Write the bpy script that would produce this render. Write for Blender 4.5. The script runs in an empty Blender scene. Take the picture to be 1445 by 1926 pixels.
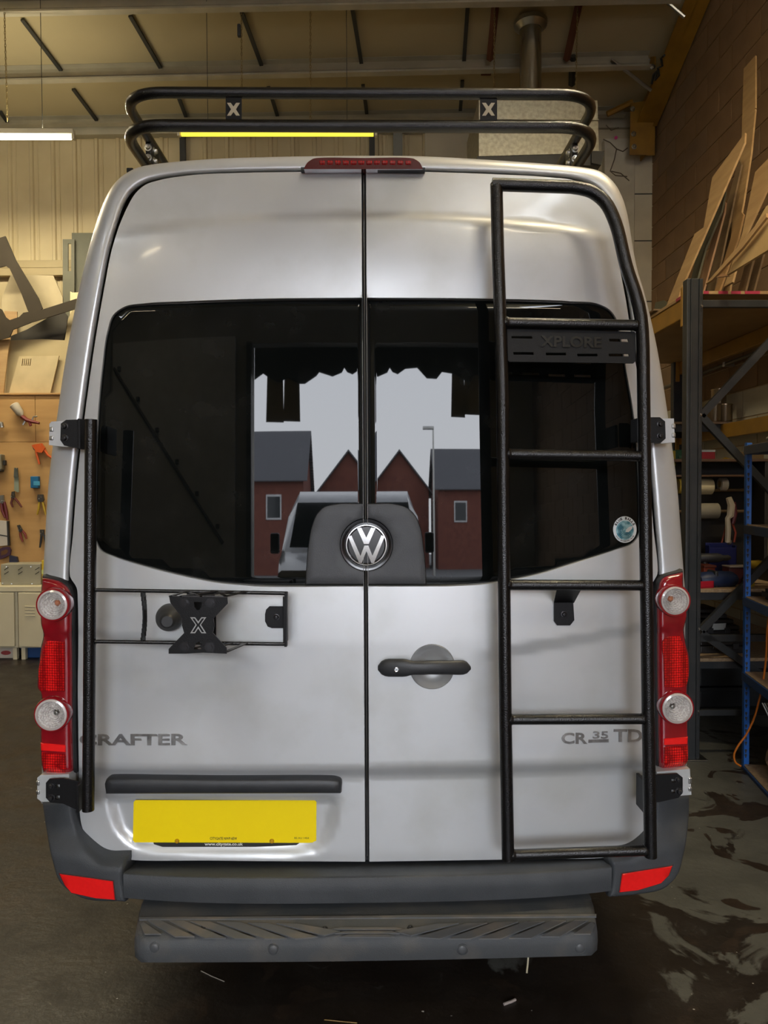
import bpy, bmesh, math, random
import numpy as np
from mathutils import Vector, Matrix
from mathutils.geometry import delaunay_2d_cdt
random.seed(7)
SC = bpy.context.scene
COL = SC.collection
V = Vector
# ---------------------------------------------------------------- camera, world, exposure
FPX, HORIZON, YAW, ROLL = 1360.0, 925.0, 0.0165, 0.0045
CAMP = V((0.02, -2.19, 1.66))
_th = math.atan((963.0 - HORIZON) / FPX)
_F = V((math.sin(YAW) * math.cos(_th), math.cos(YAW) * math.cos(_th), -math.sin(_th)))
_R0 = V((math.cos(YAW), -math.sin(YAW), 0)); _U0 = _R0.cross(_F)
CR = _R0 * math.cos(ROLL) - _U0 * math.sin(ROLL)
CU = _U0 * math.cos(ROLL) + _R0 * math.sin(ROLL)
cam = bpy.data.cameras.new('camera'); camo = bpy.data.objects.new('camera', cam); COL.objects.link(camo)
cam.sensor_fit = 'VERTICAL'; cam.sensor_height = 36.0; cam.lens = 36.0 * FPX / 1926.0
cam.clip_start = 0.05; cam.clip_end = 500
mw = Matrix((CR, CU, -_F)).transposed().to_4x4(); mw.translation = CAMP
camo.matrix_world = mw
SC.camera = camo
SC.view_settings.view_transform = 'Standard'
try: SC.view_settings.look = 'None'
except Exception: pass
SC.view_settings.exposure = 1.08
SC.view_settings.gamma = 1.0
SC.view_settings.use_curve_mapping = False
SC.cycles.use_denoising = True
SC.cycles.max_bounces = 7
SC.cycles.diffuse_bounces = 4
SC.cycles.sample_clamp_indirect = 6.0
SC.cycles.caustics_reflective = False
SC.cycles.caustics_refractive = False
SKY_STRENGTH = 11.5
TUBE_POWER = 31.0
world = bpy.data.worlds.new('sky'); SC.world = world; world.use_nodes = True
_wn = world.node_tree; _bg = _wn.nodes['Background']
_tc = _wn.nodes.new('ShaderNodeTexCoord'); _sx = _wn.nodes.new('ShaderNodeSeparateXYZ')
_cr = _wn.nodes.new('ShaderNodeValToRGB')
_wn.links.new(_tc.outputs['Generated'], _sx.inputs[0]); _wn.links.new(_sx.outputs['Z'], _cr.inputs[0])
_cr.color_ramp.elements[0].position = 0.0; _cr.color_ramp.elements[0].color = (0.84, 0.87, 0.92, 1)
_cr.color_ramp.elements[1].position = 0.9; _cr.color_ramp.elements[1].color = (0.74, 0.80, 0.92, 1)
_wn.links.new(_cr.outputs[0], _bg.inputs[0]); _bg.inputs[1].default_value = SKY_STRENGTH
DOOR_Y, DX0, DX1, DZ1 = -8.5, -2.0, 2.0, 4.5
# daylight portal in the open roller door (guides sky sampling, emits nothing itself)
_al = bpy.data.lights.new('door_portal', 'AREA'); _al.shape = 'RECTANGLE'; _al.size = DX1 - DX0; _al.size_y = DZ1
_al.cycles.is_portal = True
_ao = bpy.data.objects.new('door_portal', _al); COL.objects.link(_ao)
_ao.location = (0, DOOR_Y - 0.05, DZ1 / 2); _ao.rotation_euler = (math.radians(90), 0, 0)

# ---------------------------------------------------------------- picture calibration: pixel -> ray -> point on a real surface
def ray(px, py):
    return (_F + CR * ((px - 722.5) / FPX) - CU * ((py - 963.0) / FPX)).normalized()
def onplane(px, py, p0, n):
    d = ray(px, py); p0 = V(p0); n = V(n)
    return CAMP + d * ((p0 - CAMP).dot(n) / d.dot(n))
def atY(px, py, Y): return onplane(px, py, (0, Y, 0), (0, 1, 0))
def atX(px, py, X): return onplane(px, py, (X, 0, 0), (1, 0, 0))
def atZ(px, py, Z): return onplane(px, py, (0, 0, Z), (0, 0, 1))
SKEW = 0.034; REAR_Y = 5.91; EAVE_Z = 5.74; PITCH = 0.25
def rear(px, py, off=0.0): return onplane(px, py, (0, REAR_Y - off, 0), (SKEW, 1, 0))
def roofp(px, py, off=0.0): return onplane(px, py, (0, REAR_Y, EAVE_Z - off), (SKEW * PITCH, PITCH, 1))
def roofz(x, y): return EAVE_Z + PITCH * ((REAR_Y - SKEW * x) - y)
def onsurf(px, py, fn, off=0.0):
    y = 0.0
    for _ in range(7):
        p = atY(px, py, y); y = fn(p.x, p.z) + off
    return atY(px, py, y)

# ---------------------------------------------------------------- materials
MATS = {}
def M(name, col, rough=0.5, metal=0.0, col2=None, scale=6.0, detail=4.0, lo=0.35, hi=0.65, bump=0.0, bscale=60.0,
      stretch=(1, 1, 1), emis=0.0, coat=0.0, spec=0.5, rvar=0.0):
    if name in MATS: return MATS[name]
    m = bpy.data.materials.new(name); m.use_nodes = True; nt = m.node_tree; b = nt.nodes['Principled BSDF']
    b.inputs['Base Color'].default_value = (*col, 1); b.inputs['Roughness'].default_value = rough
    b.inputs['Metallic'].default_value = metal; b.inputs['Coat Weight'].default_value = coat
    b.inputs['Coat Roughness'].default_value = 0.08; b.inputs['Specular IOR Level'].default_value = spec
    tc = nt.nodes.new('ShaderNodeTexCoord'); mp = nt.nodes.new('ShaderNodeMapping'); mp.inputs['Scale'].default_value = stretch
    nt.links.new(tc.outputs['Object'], mp.inputs[0])
    if col2 is None: col2 = tuple(c * 0.86 for c in col)
    nz = nt.nodes.new('ShaderNodeTexNoise'); nz.inputs['Scale'].default_value = scale; nz.inputs['Detail'].default_value = detail
    nt.links.new(mp.outputs[0], nz.inputs['Vector'])
    cr = nt.nodes.new('ShaderNodeValToRGB'); cr.color_ramp.elements[0].position = lo; cr.color_ramp.elements[1].position = hi
    cr.color_ramp.elements[0].color = (*col, 1); cr.color_ramp.elements[1].color = (*col2, 1)
    nt.links.new(nz.outputs['Fac'], cr.inputs[0]); nt.links.new(cr.outputs[0], b.inputs['Base Color'])
    if rvar:
        mr = nt.nodes.new('ShaderNodeMapRange'); mr.inputs['To Min'].default_value = rough - rvar; mr.inputs['To Max'].default_value = rough + rvar
        nt.links.new(nz.outputs['Fac'], mr.inputs['Value']); nt.links.new(mr.outputs[0], b.inputs['Roughness'])
    if bump:
        n2 = nt.nodes.new('ShaderNodeTexNoise'); n2.inputs['Scale'].default_value = bscale; n2.inputs['Detail'].default_value = 3
        nt.links.new(mp.outputs[0], n2.inputs['Vector'])
        bp = nt.nodes.new('ShaderNodeBump'); bp.inputs['Strength'].default_value = bump; bp.inputs['Distance'].default_value = 0.01
        nt.links.new(n2.outputs['Fac'], bp.inputs['Height']); nt.links.new(bp.outputs[0], b.inputs['Normal'])
    if emis:
        b.inputs['Emission Color'].default_value = (*col, 1); b.inputs['Emission Strength'].default_value = emis
    MATS[name] = m
    return m
def srgb(r, g, b):
    f = lambda c: (c / 255 / 12.92) if c / 255 <= 0.04045 else ((c / 255 + 0.055) / 1.055) ** 2.4
    return (f(r), f(g), f(b))

SILVER = M('silver_paint', (0.60, 0.62, 0.635), 0.36, 0.35, (0.53, 0.545, 0.54), 3.4, 9, 0.48, 0.66, coat=0.35, rvar=0.09)
SEAL = M('rubber_seal', (0.012, 0.012, 0.013), 0.6)
GLASSM = M('tinted_glass', (0.004, 0.005, 0.005), 0.015, 0.0, (0.010, 0.011, 0.011), 9, 8, 0.5, 0.8, spec=0.27)
BUMPM = M('textured_grey_plastic', (0.040, 0.045, 0.050), 0.55, 0, (0.055, 0.060, 0.066), 7, 7, 0.4, 0.7, bump=0.25, bscale=420)
PLAST = M('dark_plastic', (0.022, 0.024, 0.027), 0.45, 0, (0.030, 0.032, 0.035), 10, bump=0.1, bscale=500)
BLACKC = M('black_powder_coat', (0.004, 0.004, 0.0045), 0.22, 0, (0.006, 0.006, 0.0065), 30, bump=0.2, bscale=330, spec=0.5)
BLACKF = M('black_sheet_steel', (0.006, 0.006, 0.0065), 0.45, 0, bump=0.1, bscale=400, spec=0.22)
CHROME = M('chrome', (0.75, 0.76, 0.77), 0.12, 1.0, (0.6, 0.6, 0.6), 12)
BADGE = M('worn_chrome_lettering', (0.50, 0.50, 0.50), 0.28, 0.75, (0.28, 0.28, 0.28), 25)
REDL = M('red_lamp_plastic', (0.22, 0.004, 0.010), 0.12, 0, (0.28, 0.005, 0.012), 12, coat=1.0)
def prism_mat():
    m = M('bright_red_prism', (0.75, 0.008, 0.008), 0.2, 0, coat=0.5); nt = m.node_tree; b = nt.nodes['Principled BSDF']
    tc = [n for n in nt.nodes if n.type == 'TEX_COORD'][0]; vo = nt.nodes.new('ShaderNodeTexVoronoi'); vo.inputs['Scale'].default_value = 130; vo.inputs['Randomness'].default_value = 0.12
    nt.links.new(tc.outputs['Object'], vo.inputs['Vector']); cr = nt.nodes.new('ShaderNodeValToRGB'); cr.color_ramp.elements[0].position = .2; cr.color_ramp.elements[1].position = .62
    cr.color_ramp.elements[0].color = (.95, .012, .012, 1); cr.color_ramp.elements[1].color = (.22, .002, .004, 1); nt.links.new(vo.outputs['Distance'], cr.inputs[0]); nt.links.new(cr.outputs[0], b.inputs['Base Color'])
    bp = nt.nodes.new('ShaderNodeBump'); bp.inputs['Strength'].default_value = .5; bp.inputs['Distance'].default_value = .002; nt.links.new(vo.outputs['Distance'], bp.inputs['Height']); nt.links.new(bp.outputs[0], b.inputs['Normal'])
    return m
REDB = prism_mat()
REFL = M('red_reflector', (0.9, 0.012, 0.012), 0.35, 0, (0.85, 0.01, 0.01), 100, coat=0.3)
LENS = M('clear_lamp_lens', (0.80, 0.78, 0.75), 0.15, 0.1, (0.55, 0.50, 0.48), 190, 3, 0.4, 0.62, bump=0.4, bscale=190, coat=0.8)
BULB = M('orange_bulb', (0.55, 0.22, 0.12), 0.2, 0.3)
YELP = M('yellow_plate', (1.0, 0.76, 0.0), 0.4, 0, (0.98, 0.73, 0.0), 4)
WHITE = M('white_print', (0.8, 0.8, 0.8), 0.5)
INK = M('black_print', (0.02, 0.02, 0.02), 0.5)
TYRE = M('tyre_rubber', (0.02, 0.02, 0.02), 0.8)
PLY = M('plywood', (0.42, 0.27, 0.12), 0.65, 0, (0.33, 0.20, 0.085), 3, 6, stretch=(1, 1, 6))
PLYD = M('dark_plywood', (0.16, 0.10, 0.045), 0.7, 0, (0.12, 0.075, 0.035), 3, 6, stretch=(1, 1, 6))
PEG = M('birch_tool_board', (0.46, 0.27, 0.10), 0.6, 0, (0.36, 0.20, 0.07), 1.5, 8, 0.3, 0.7, stretch=(1, 1, 7))
CREAM = M('cream_sheet_metal', (0.58, 0.48, 0.28), 0.55, 0, (0.46, 0.37, 0.21), 1.3, 6)
CREAMB = M('cream_board', (0.40, 0.32, 0.18), 0.6, 0, (0.36, 0.29, 0.16), 3, spec=.3)
OLIVE = M('olive_grey_board', (0.075, 0.072, 0.042), 0.6)
TAUPE = M('taupe_cut_panel', (0.036, 0.027, 0.017), 0.7, spec=0.2)
CEIL = M('ceiling_liner', (0.46, 0.38, 0.22), 0.7, 0, (0.40, 0.33, 0.19), 0.8, 5)
PURL = M('galvanised_purlin', (0.46, 0.42, 0.32), 0.5, 0.3, (0.36, 0.33, 0.25), 3)
DARKST = M('dark_steel', (0.05, 0.05, 0.045), 0.5, 0.3)
GALV = M('galvanised_sheet', (0.45, 0.42, 0.31), 0.4, 0.5, (0.32, 0.30, 0.22), 30, 4, bump=0.1, bscale=40)
STEEL = M('steel', (0.5, 0.5, 0.48), 0.28, 1.0)
YELST = M('yellow_painted_steel', (0.33, 0.17, 0.015), 0.5, 0, (0.22, 0.11, 0.012), 4, 6)
ORANGEB = M('orange_rack_beam', (0.38, 0.19, 0.015), 0.45, 0, (0.28, 0.14, 0.012), 5)
RACKD = M('dark_rack_upright', (0.022, 0.026, 0.029), 0.45, 0.2, (0.035, 0.036, 0.038), 8)
BLUEST = M('blue_painted_steel', (0.012, 0.13, 0.50), 0.4, 0, (0.015, 0.10, 0.38), 9)
BLUED = M('dull_blue_beam', (0.03, 0.05, 0.10), 0.5, 0, (0.05, 0.05, 0.06), 9)
CHIP = M('chipboard', (0.33, 0.23, 0.13), 0.75, 0, (0.24, 0.16, 0.09), 60, 3, 0.4, 0.6)
RUST = M('red_oxide_steel', (0.13, 0.04, 0.02), 0.6)
BROWNP = M('brown_paper', (0.36, 0.24, 0.14), 0.8, 0, (0.28, 0.18, 0.1), 8, bump=0.6, bscale=14)
def C(name, r, g, b, rough=0.5, **k): return M(name, srgb(r, g, b), rough, **k)

# ---------------------------------------------------------------- building helpers
def tagit(o, label=None, cat=None, group=None, kind=None):
    if label: o['label'] = label
    if cat: o['category'] = cat
    if group: o['group'] = group
    if kind: o['kind'] = kind
    return o
def thing(name, label, cat, loc=(0, 0, 0), group=None):
    o = bpy.data.objects.new(name, None); COL.objects.link(o); o.location = loc; o.empty_display_size = 0.1
    return tagit(o, label, cat, group)
def absloc(o):
    p = V((0, 0, 0))
    while o is not None:
        if o.type == 'EMPTY': p += V(o.location)
        o = o.parent if o.type != 'EMPTY' else None
    return p
def link(name, me, mat, parent=None, label=None):
    o = bpy.data.objects.new(name, me); COL.objects.link(o)
    if mat is not None and not me.materials: me.materials.append(mat)
    if parent is not None:
        o.parent = parent
        if parent.type == 'EMPTY': o.matrix_parent_inverse = Matrix.Translation(-V(parent.location))
    if label: o['label'] = label
    return o
def obj(name, bm, mat, parent=None, smooth=False, label=None, angle=35):
    me = bpy.data.meshes.new(name)
    bmesh.ops.remove_doubles(bm, verts=bm.verts, dist=1e-6)
    bmesh.ops.recalc_face_normals(bm, faces=bm.faces)
    if smooth:
        for f in bm.faces: f.smooth = True
        lim = math.radians(angle)
        for e in bm.edges:
            if len(e.link_faces) == 2 and e.calc_face_angle(0) > lim: e.smooth = False
    bm.to_mesh(me); bm.free()
    return link(name, me, mat, parent, label)
def nb(): return bmesh.new()
def box(bm, lo, hi, rot=None, piv=None):
    r = bmesh.ops.create_cube(bm, size=1.0)
    lo = V(lo); hi = V(hi); c = (lo + hi) / 2; s = hi - lo
    for v in r['verts']:
        v.co = V((v.co.x * s.x, v.co.y * s.y, v.co.z * s.z)) + c
        if rot is not None:
            p = V(piv) if piv is not None else c
            v.co = rot @ (v.co - p) + p
    return bm
def bbox(lo, hi, bev=0.004, seg=2, rot=None, piv=None):
    bm = nb(); box(bm, lo, hi, rot, piv)
    if bev: bmesh.ops.bevel(bm, geom=list(bm.edges), offset=bev, segments=seg, profile=0.5, affect='EDGES')
    return bm
def frame_of(d):
    d = d.normalized(); a = V((0, 0, 1)) if abs(d.z) < 0.9 else V((1, 0, 0))
    u = d.cross(a).normalized(); return u, d.cross(u).normalized()
def tube(bm, pts, r, seg=12, caps=True, closed=False):
    pts = [V(p) for p in pts]; n = len(pts)
    rr = r if isinstance(r, (list, tuple)) else [r] * n
    u = None; rings = []
    for i, p in enumerate(pts):
        a = pts[i - 1] if (i or closed) else pts[i]; b = pts[(i + 1) % n] if (i < n - 1 or closed) else pts[i]
        d = (b - a).normalized()
        if u is None: u, w = frame_of(d)
        else:
            u = (u - d * u.dot(d)).normalized(); w = d.cross(u)
        w = d.cross(u).normalized()
        rings.append([bm.verts.new(p + (u * math.cos(t) + w * math.sin(t)) * rr[i]) for t in [2 * math.pi * k / seg for k in range(seg)]])
    for i in range(n if closed else n - 1):
        A = rings[i]; B = rings[(i + 1) % n]
        for k in range(seg): bm.faces.new((A[k], A[(k + 1) % seg], B[(k + 1) % seg], B[k]))
    if caps and not closed:
        bm.faces.new(rings[0][::-1]); bm.faces.new(rings[-1])
    return bm
def cyl(bm, a, b, r, seg=16, r2=None): return tube(bm, [a, b], [r, r if r2 is None else r2], seg)
def lathe(bm, prof, c, axis, seg=32):
    """prof: (radius, distance along axis)"""
    axis = V(axis).normalized(); c = V(c); u, w = frame_of(axis); rings = []
    for r, h in prof:
        if r < 1e-6: rings.append([bm.verts.new(c + axis * h)])
        else: rings.append([bm.verts.new(c + axis * h + (u * math.cos(t) + w * math.sin(t)) * r) for t in [2 * math.pi * k / seg for k in range(seg)]])
    for A, B in zip(rings, rings[1:]):
        for k in range(seg):
            if len(A) == 1 and len(B) == 1: continue
            if len(A) == 1: bm.faces.new((A[0], B[(k + 1) % seg], B[k]))
            elif len(B) == 1: bm.faces.new((A[k], A[(k + 1) % seg], B[0]))
            else: bm.faces.new((A[k], A[(k + 1) % seg], B[(k + 1) % seg], B[k]))
    return bm
def fillet(pts, r, n=6):
    pts = [V(p) for p in pts]; out = [pts[0]]
    for i in range(1, len(pts) - 1):
        a, b, c = pts[i - 1], pts[i], pts[i + 1]
        rr = r[i] if isinstance(r, dict) and i in r else (0 if isinstance(r, dict) else r)
        if rr <= 0: out.append(b); continue
        d1 = (a - b); d2 = (c - b); rr = min(rr, d1.length * 0.49, d2.length * 0.49)
        p = b + d1.normalized() * rr; q = b + d2.normalized() * rr
        for k in range(n + 1):
            t = k / n; out.append(p * (1 - t) ** 2 + b * 2 * t * (1 - t) + q * t * t)
    out.append(pts[-1]); return out
def smooth(pts, step=8.0, closed=False):
    """pts: (x, y[, 'c']) - catmull rom between corners"""
    P = [np.array(p[:2], float) for p in pts]; Cn = [len(p) > 2 for p in pts]; n = len(P); out = []
    rng = range(n if closed else n - 1)
    for i in rng:
        a, b = P[i], P[(i + 1) % n]
        p0 = P[i - 1] if (closed or i > 0) and not Cn[i] else a - (b - a)
        j = (i + 1) % n
        p3 = P[(i + 2) % n] if (closed or i + 2 < n) and not Cn[j] else b + (b - a)
        L = np.linalg.norm(b - a); k = max(1, int(math.ceil(L / step)))
        # centripetal-ish tangents scaled to this segment
        def tan(pm, pc, pn):
            l1 = np.linalg.norm(pc - pm) + 1e-9; l2 = np.linalg.norm(pn - pc) + 1e-9
            return ((pc - pm) / l1 * l2 + (pn - pc) / l2 * l1) / (l1 + l2)
        m1 = tan(p0, a, b) * min(L, 2 * np.linalg.norm(a - p0) + 4); m2 = tan(a, b, p3) * min(L, 2 * np.linalg.norm(p3 - b) + 4)
        for s in range(k):
            t = s / k; h00 = 2*t**3-3*t**2+1; h10 = t**3-2*t**2+t; h01 = -2*t**3+3*t**2; h11 = t**3-t**2
            out.append(tuple(h00*a+h10*m1+h01*b+h11*m2))
    if not closed: out.append(tuple(P[-1]))
    return out
def inside(poly, X, Y):
    poly = np.asarray(poly, float); r = np.zeros(np.shape(X), bool); n = len(poly); j = n - 1
    for i in range(n):
        xi, yi = poly[i]; xj, yj = poly[j]
        if yi != yj:
            c = ((yi > Y) != (yj > Y)) & (X < (xj - xi) * (Y - yi) / (yj - yi) + xi); r ^= c
        j = i
    return r
def dist_poly(poly, X, Y):
    poly = np.asarray(poly, float); best = np.full(np.shape(X), 1e9)
    for i in range(len(poly)):
        a = poly[i]; b = poly[(i + 1) % len(poly)]; d = b - a; L = d @ d + 1e-12
        t = np.clip(((X - a[0]) * d[0] + (Y - a[1]) * d[1]) / L, 0, 1)
        best = np.minimum(best, np.hypot(X - a[0] - t * d[0], Y - a[1] - t * d[1]))
    return best
def area2(p):
    p = np.asarray(p); return 0.5 * float(np.sum(p[:, 0] * np.roll(p[:, 1], -1) - np.roll(p[:, 0], -1) * p[:, 1]))
def offset(poly, d):
    """positive d moves towards the inside"""
    p = np.asarray(poly, float); s = 1.0 if area2(p) > 0 else -1.0
    e = np.roll(p, -1, 0) - p; e /= (np.linalg.norm(e, axis=1)[:, None] + 1e-12)
    nrm = np.stack([-e[:, 1], e[:, 0]], 1) * s
    m = nrm + np.roll(nrm, 1, 0); L = np.linalg.norm(m, axis=1)[:, None] + 1e-9; m /= L
    k = np.clip(np.sum(m * nrm, 1)[:, None], 0.4, 1)
    return [tuple(q) for q in p + m * d / k]
def cdt(loops, pts):
    vs = []; es = []
    for lp in loops:
        b = len(vs); vs += [V((float(q[0]), float(q[1]))) for q in lp]; es += [(b + i, b + (i + 1) % len(lp)) for i in range(len(lp))]
    nloop = len(vs); vs += [V((float(q[0]), float(q[1]))) for q in pts]
    r = delaunay_2d_cdt(vs, es, [], 0, 1e-7)
    return r[0], r[2], r[3]
def filtri(co, tris, outer, holes):
    A = np.array([[v.x, v.y] for v in co]); T = np.array([list(t) for t in tris if len(t) == 3])
    c = A[T].mean(1); ok = inside(outer, c[:, 0], c[:, 1])
    for h in holes: ok &= ~inside(h, c[:, 0], c[:, 1])
    return A, T[ok]
def skin_panel(name, outer, fn, mat, parent, holes=(), rings=((0, .010), (.0015, .0045), (.005, .0012), (.009, 0)), grid=0.02, skirt=0.03, off=0.0, label=None, hole_rings=None):
    """curved pressed panel: outline in world x,z; surface y = fn(x, z) + off; edges rolled back"""
    loops = []; lv = []
    for d, dy in rings:
        loops.append(offset(outer, d) if d else list(outer)); lv.append(dy)
    for h in holes:
        for d, dy in (hole_rings or rings):
            loops.append(offset(h, -d) if d else list(h)); lv.append(dy)
    inner = loops[len(rings) - 1]
    xs = np.array([p[0] for p in outer]); zs = np.array([p[1] for p in outer])
    gx, gz = np.meshgrid(np.arange(xs.min(), xs.max(), grid), np.arange(zs.min(), zs.max(), grid)); gx = gx.ravel(); gz = gz.ravel()
    ok = inside(inner, gx, gz); ok[ok] &= dist_poly(inner, gx[ok], gz[ok]) > grid * 0.35
    hk = len(rings)
    nr = len(hole_rings or rings)
    for i, h in enumerate(holes):
        hr = loops[len(rings) + i * nr + nr - 1]
        ok[ok] &= ~inside(hr, gx[ok], gz[ok]) & (dist_poly(hr, gx[ok], gz[ok]) > grid * 0.35)
    pts = list(zip(gx[ok], gz[ok]))
    co, tris, orig = cdt(loops, pts)
    A, T = filtri(co, tris, outer, holes)
    bounds = np.cumsum([0] + [len(l) for l in loops]); bm = nb(); vv = []
    lookup = {}
    for i, o in enumerate(orig):
        dy = 0.0
        if o and o[0] < bounds[-1]:
            dy = lv[int(np.searchsorted(bounds, o[0], side='right')) - 1]
        vv.append(bm.verts.new((A[i, 0], float(fn(A[i, 0], A[i, 1])) + dy + off, A[i, 1])))
        for q in o: lookup[q] = vv[-1]
    for t in T:
        try: bm.faces.new([vv[k] for k in t])
        except ValueError: pass
    # skirts
    sk = [(0, skirt)] + [(len(rings) + i * nr, skirt) for i in range(len(holes))]
    for li, s in sk:
        lp = loops[li]; b = bounds[li]; n = len(lp); back = []
        for i in range(n):
            v = lookup[b + i]; back.append(bm.verts.new((v.co.x, v.co.y + s, v.co.z)))
        for i in range(n):
            j = (i + 1) % n
            try: bm.faces.new((lookup[b + i], lookup[b + j], back[j], back[i]))
            except ValueError: pass
    loose = [v for v in bm.verts if not v.link_faces]
    bmesh.ops.delete(bm, geom=loose, context='VERTS')
    return obj(name, bm, mat, parent, smooth=True, label=label, angle=50)
def plate_bm(bm, outline, o, ax, ay, thick, holes=(), n=None):
    """flat plate: 2D outline (u,v) on plane o + ax*u + ay*v, extruded by thick along n"""
    o = V(o); ax = V(ax); ay = V(ay); n = V(n) if n is not None else ax.cross(ay).normalized()
    loops = [list(outline)] + [list(h) for h in holes]
    co, tris, orig = cdt(loops, [])
    A, T = filtri(co, tris, outline, holes)
    f = [bm.verts.new(o + ax * float(a[0]) + ay * float(a[1])) for a in A]
    b = [bm.verts.new(v.co + n * thick) for v in f]
    edges = {}
    for t in T:
        bm.faces.new([f[k] for k in t]); bm.faces.new([b[k] for k in t[::-1]])
        for i in range(3):
            e = tuple(sorted((t[i], t[(i + 1) % 3]))); edges[e] = edges.get(e, 0) + 1
    for (i, j), c in edges.items():
        if c == 1: bm.faces.new((f[i], f[j], b[j], b[i]))
    for v in [v for v in bm.verts if not v.link_faces]: bm.verts.remove(v)
    return bm
def pxplate_bm(bm, pxs, plane, thick, holes=(), toward=(0, -1, 0)):
    """polygon given by picture coordinates lying on a real plane (plane: fn(px,py)->point)"""
    P = [plane(*q[:2]) for q in pxs]; H = [[plane(*q[:2]) for q in h] for h in holes]
    o = P[0]; far = max(P, key=lambda p: (p - o).length); ax = (far - o).normalized()
    k = max(P, key=lambda p: ((p - o) - ax * (p - o).dot(ax)).length); n = ax.cross(k - o).normalized(); ay = n.cross(ax)
    t = V(toward)
    if n.dot(t) < 0: n = -n
    L = lambda ps: [((p - o).dot(ax), (p - o).dot(ay)) for p in ps]
    return plate_bm(bm, L(P), o, ax, ay, thick, [L(h) for h in H], n)
def pxplate(name, pxs, plane, thick, mat, parent=None, holes=(), toward=(0, -1, 0), label=None):
    return obj(name, pxplate_bm(nb(), pxs, plane, thick, holes, toward), mat, parent, label=label)
def circ(cx, cy, r, n=24, ry=None): return [(cx + r * math.cos(2 * math.pi * k / n), cy + (ry or r) * math.sin(2 * math.pi * k / n)) for k in range(n)]
def rrect(x0, y0, x1, y1, r, n=4):
    out = []
    for cx, cy, a in ((x1 - r, y1 - r, 0), (x0 + r, y1 - r, 90), (x0 + r, y0 + r, 180), (x1 - r, y0 + r, 270)):
        for k in range(n + 1):
            t = math.radians(a + 90 * k / n); out.append((cx + r * math.cos(t), cy + r * math.sin(t)))
    return out
def text_mesh(s, bold=0.0, extrude=0.1):
    cu = bpy.data.curves.new('lettering', 'FONT'); cu.body = s; cu.size = 1; cu.extrude = extrude; cu.offset = bold
    cu.resolution_u = 3
    o = bpy.data.objects.new('lettering', cu); COL.objects.link(o)
    dg = bpy.context.evaluated_depsgraph_get(); me = bpy.data.meshes.new_from_object(o.evaluated_get(dg))
    bpy.data.objects.remove(o); bpy.data.curves.remove(cu)
    return me
def lettering(name, s, p0, p1, p_up, mat, parent, depth=0.002, bold=0.0, label=None, n=(0, -1, 0)):
    """lettering from lower-left p0 to lower-right p1, cap height up to p_up (above p0)"""
    me = text_mesh(s, bold, 0.5); co = [v.co for v in me.vertices]
    x0 = min(c.x for c in co); x1 = max(c.x for c in co); y0 = min(c.y for c in co); y1 = max(c.y for c in co)
    p0, p1, pu = V(p0), V(p1), V(p_up); n = V(n)
    for v in me.vertices:
        a = (v.co.x - x0) / (x1 - x0); b = (v.co.y - y0) / (y1 - y0)
        v.co = p0 + (p1 - p0) * a + (pu - p0) * b + n * (v.co.z + 0.5) * depth
    me.name = name
    return link(name, me, mat, parent, label)
# ---------------------------------------------------------------- the van: rear surface
def sstep(a, b, x):
    t = np.clip((x - a) / (b - a), 0, 1); return t * t * (3 - 2 * t)
def lean(z):
    z = np.asarray(z, float)
    return 0.035 * np.clip(z - 1.2, 0, None) + 0.16 * np.clip(z - 2.28, 0, None) ** 2 * 1.5
PLATE_REC = None
def ydoor(x, z):
    x = np.asarray(x, float); z = np.asarray(z, float); ax = np.abs(x)
    y = lean(z) + 0.030 * (ax / 0.88) ** 2 + 0.5 * np.clip(ax - 0.80, 0, None) ** 2
    # upper swage: the skin steps outwards below the line
    zc = 2.512 - 0.050 * (ax / 0.75) ** 2
    y = y - 0.014 * sstep(zc + 0.006, zc - 0.014, z) * sstep(0.80, 0.62, ax) * (0.25 + 0.75 * sstep(2.16, 2.48, z))
    # below the waist line the skin is tucked in
    y = y + 0.030 * sstep(0.822, 0.775, z)
    # soft shoulder running up to the corners
    zd = 1.17 + 0.15 * (ax - 0.43)
    y = y + 0.010 * sstep(zd + 0.005, zd - 0.009, z) * sstep(0.30, 0.50, ax) * sstep(0.78, 1.0, z)
    if PLATE_REC is not None and np.ndim(x) == 0:
        if PBB[0] < x < PBB[1] and PBB[2] < z < PBB[3]:
            X = np.array([float(x)]); Z = np.array([float(z)])
            if inside(PLATE_REC, X, Z)[0]: y = y + 0.022 * sstep(0.0, 0.024, dist_poly(PLATE_REC, X, Z)[0])
    return float(y) if np.ndim(y) == 0 else y
def yglass(x, z):
    ax = np.abs(x); return lean(z) - 0.028 * ax + 0.060 * ax * ax + 0.0135
def on(px, py, off=0.0): return onsurf(px, py, ydoor, off)
def xz(pxs, step=8.0, fn=ydoor, closed=True):
    return [(p.x, p.z) for p in (onsurf(q[0], q[1], fn) for q in smooth(pxs, step, closed))]
PLATE_REC = xz([(197, 1497, 'c'), (205, 1530), (219, 1568), (241, 1591), (275, 1603), (340, 1608), (470, 1611), (560, 1609), (598, 1599), (621, 1577), (635, 1535), (640, 1497, 'c')], 8)
PBB = (min(p[0] for p in PLATE_REC), max(p[0] for p in PLATE_REC), min(p[1] for p in PLATE_REC), max(p[1] for p in PLATE_REC))

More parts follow.
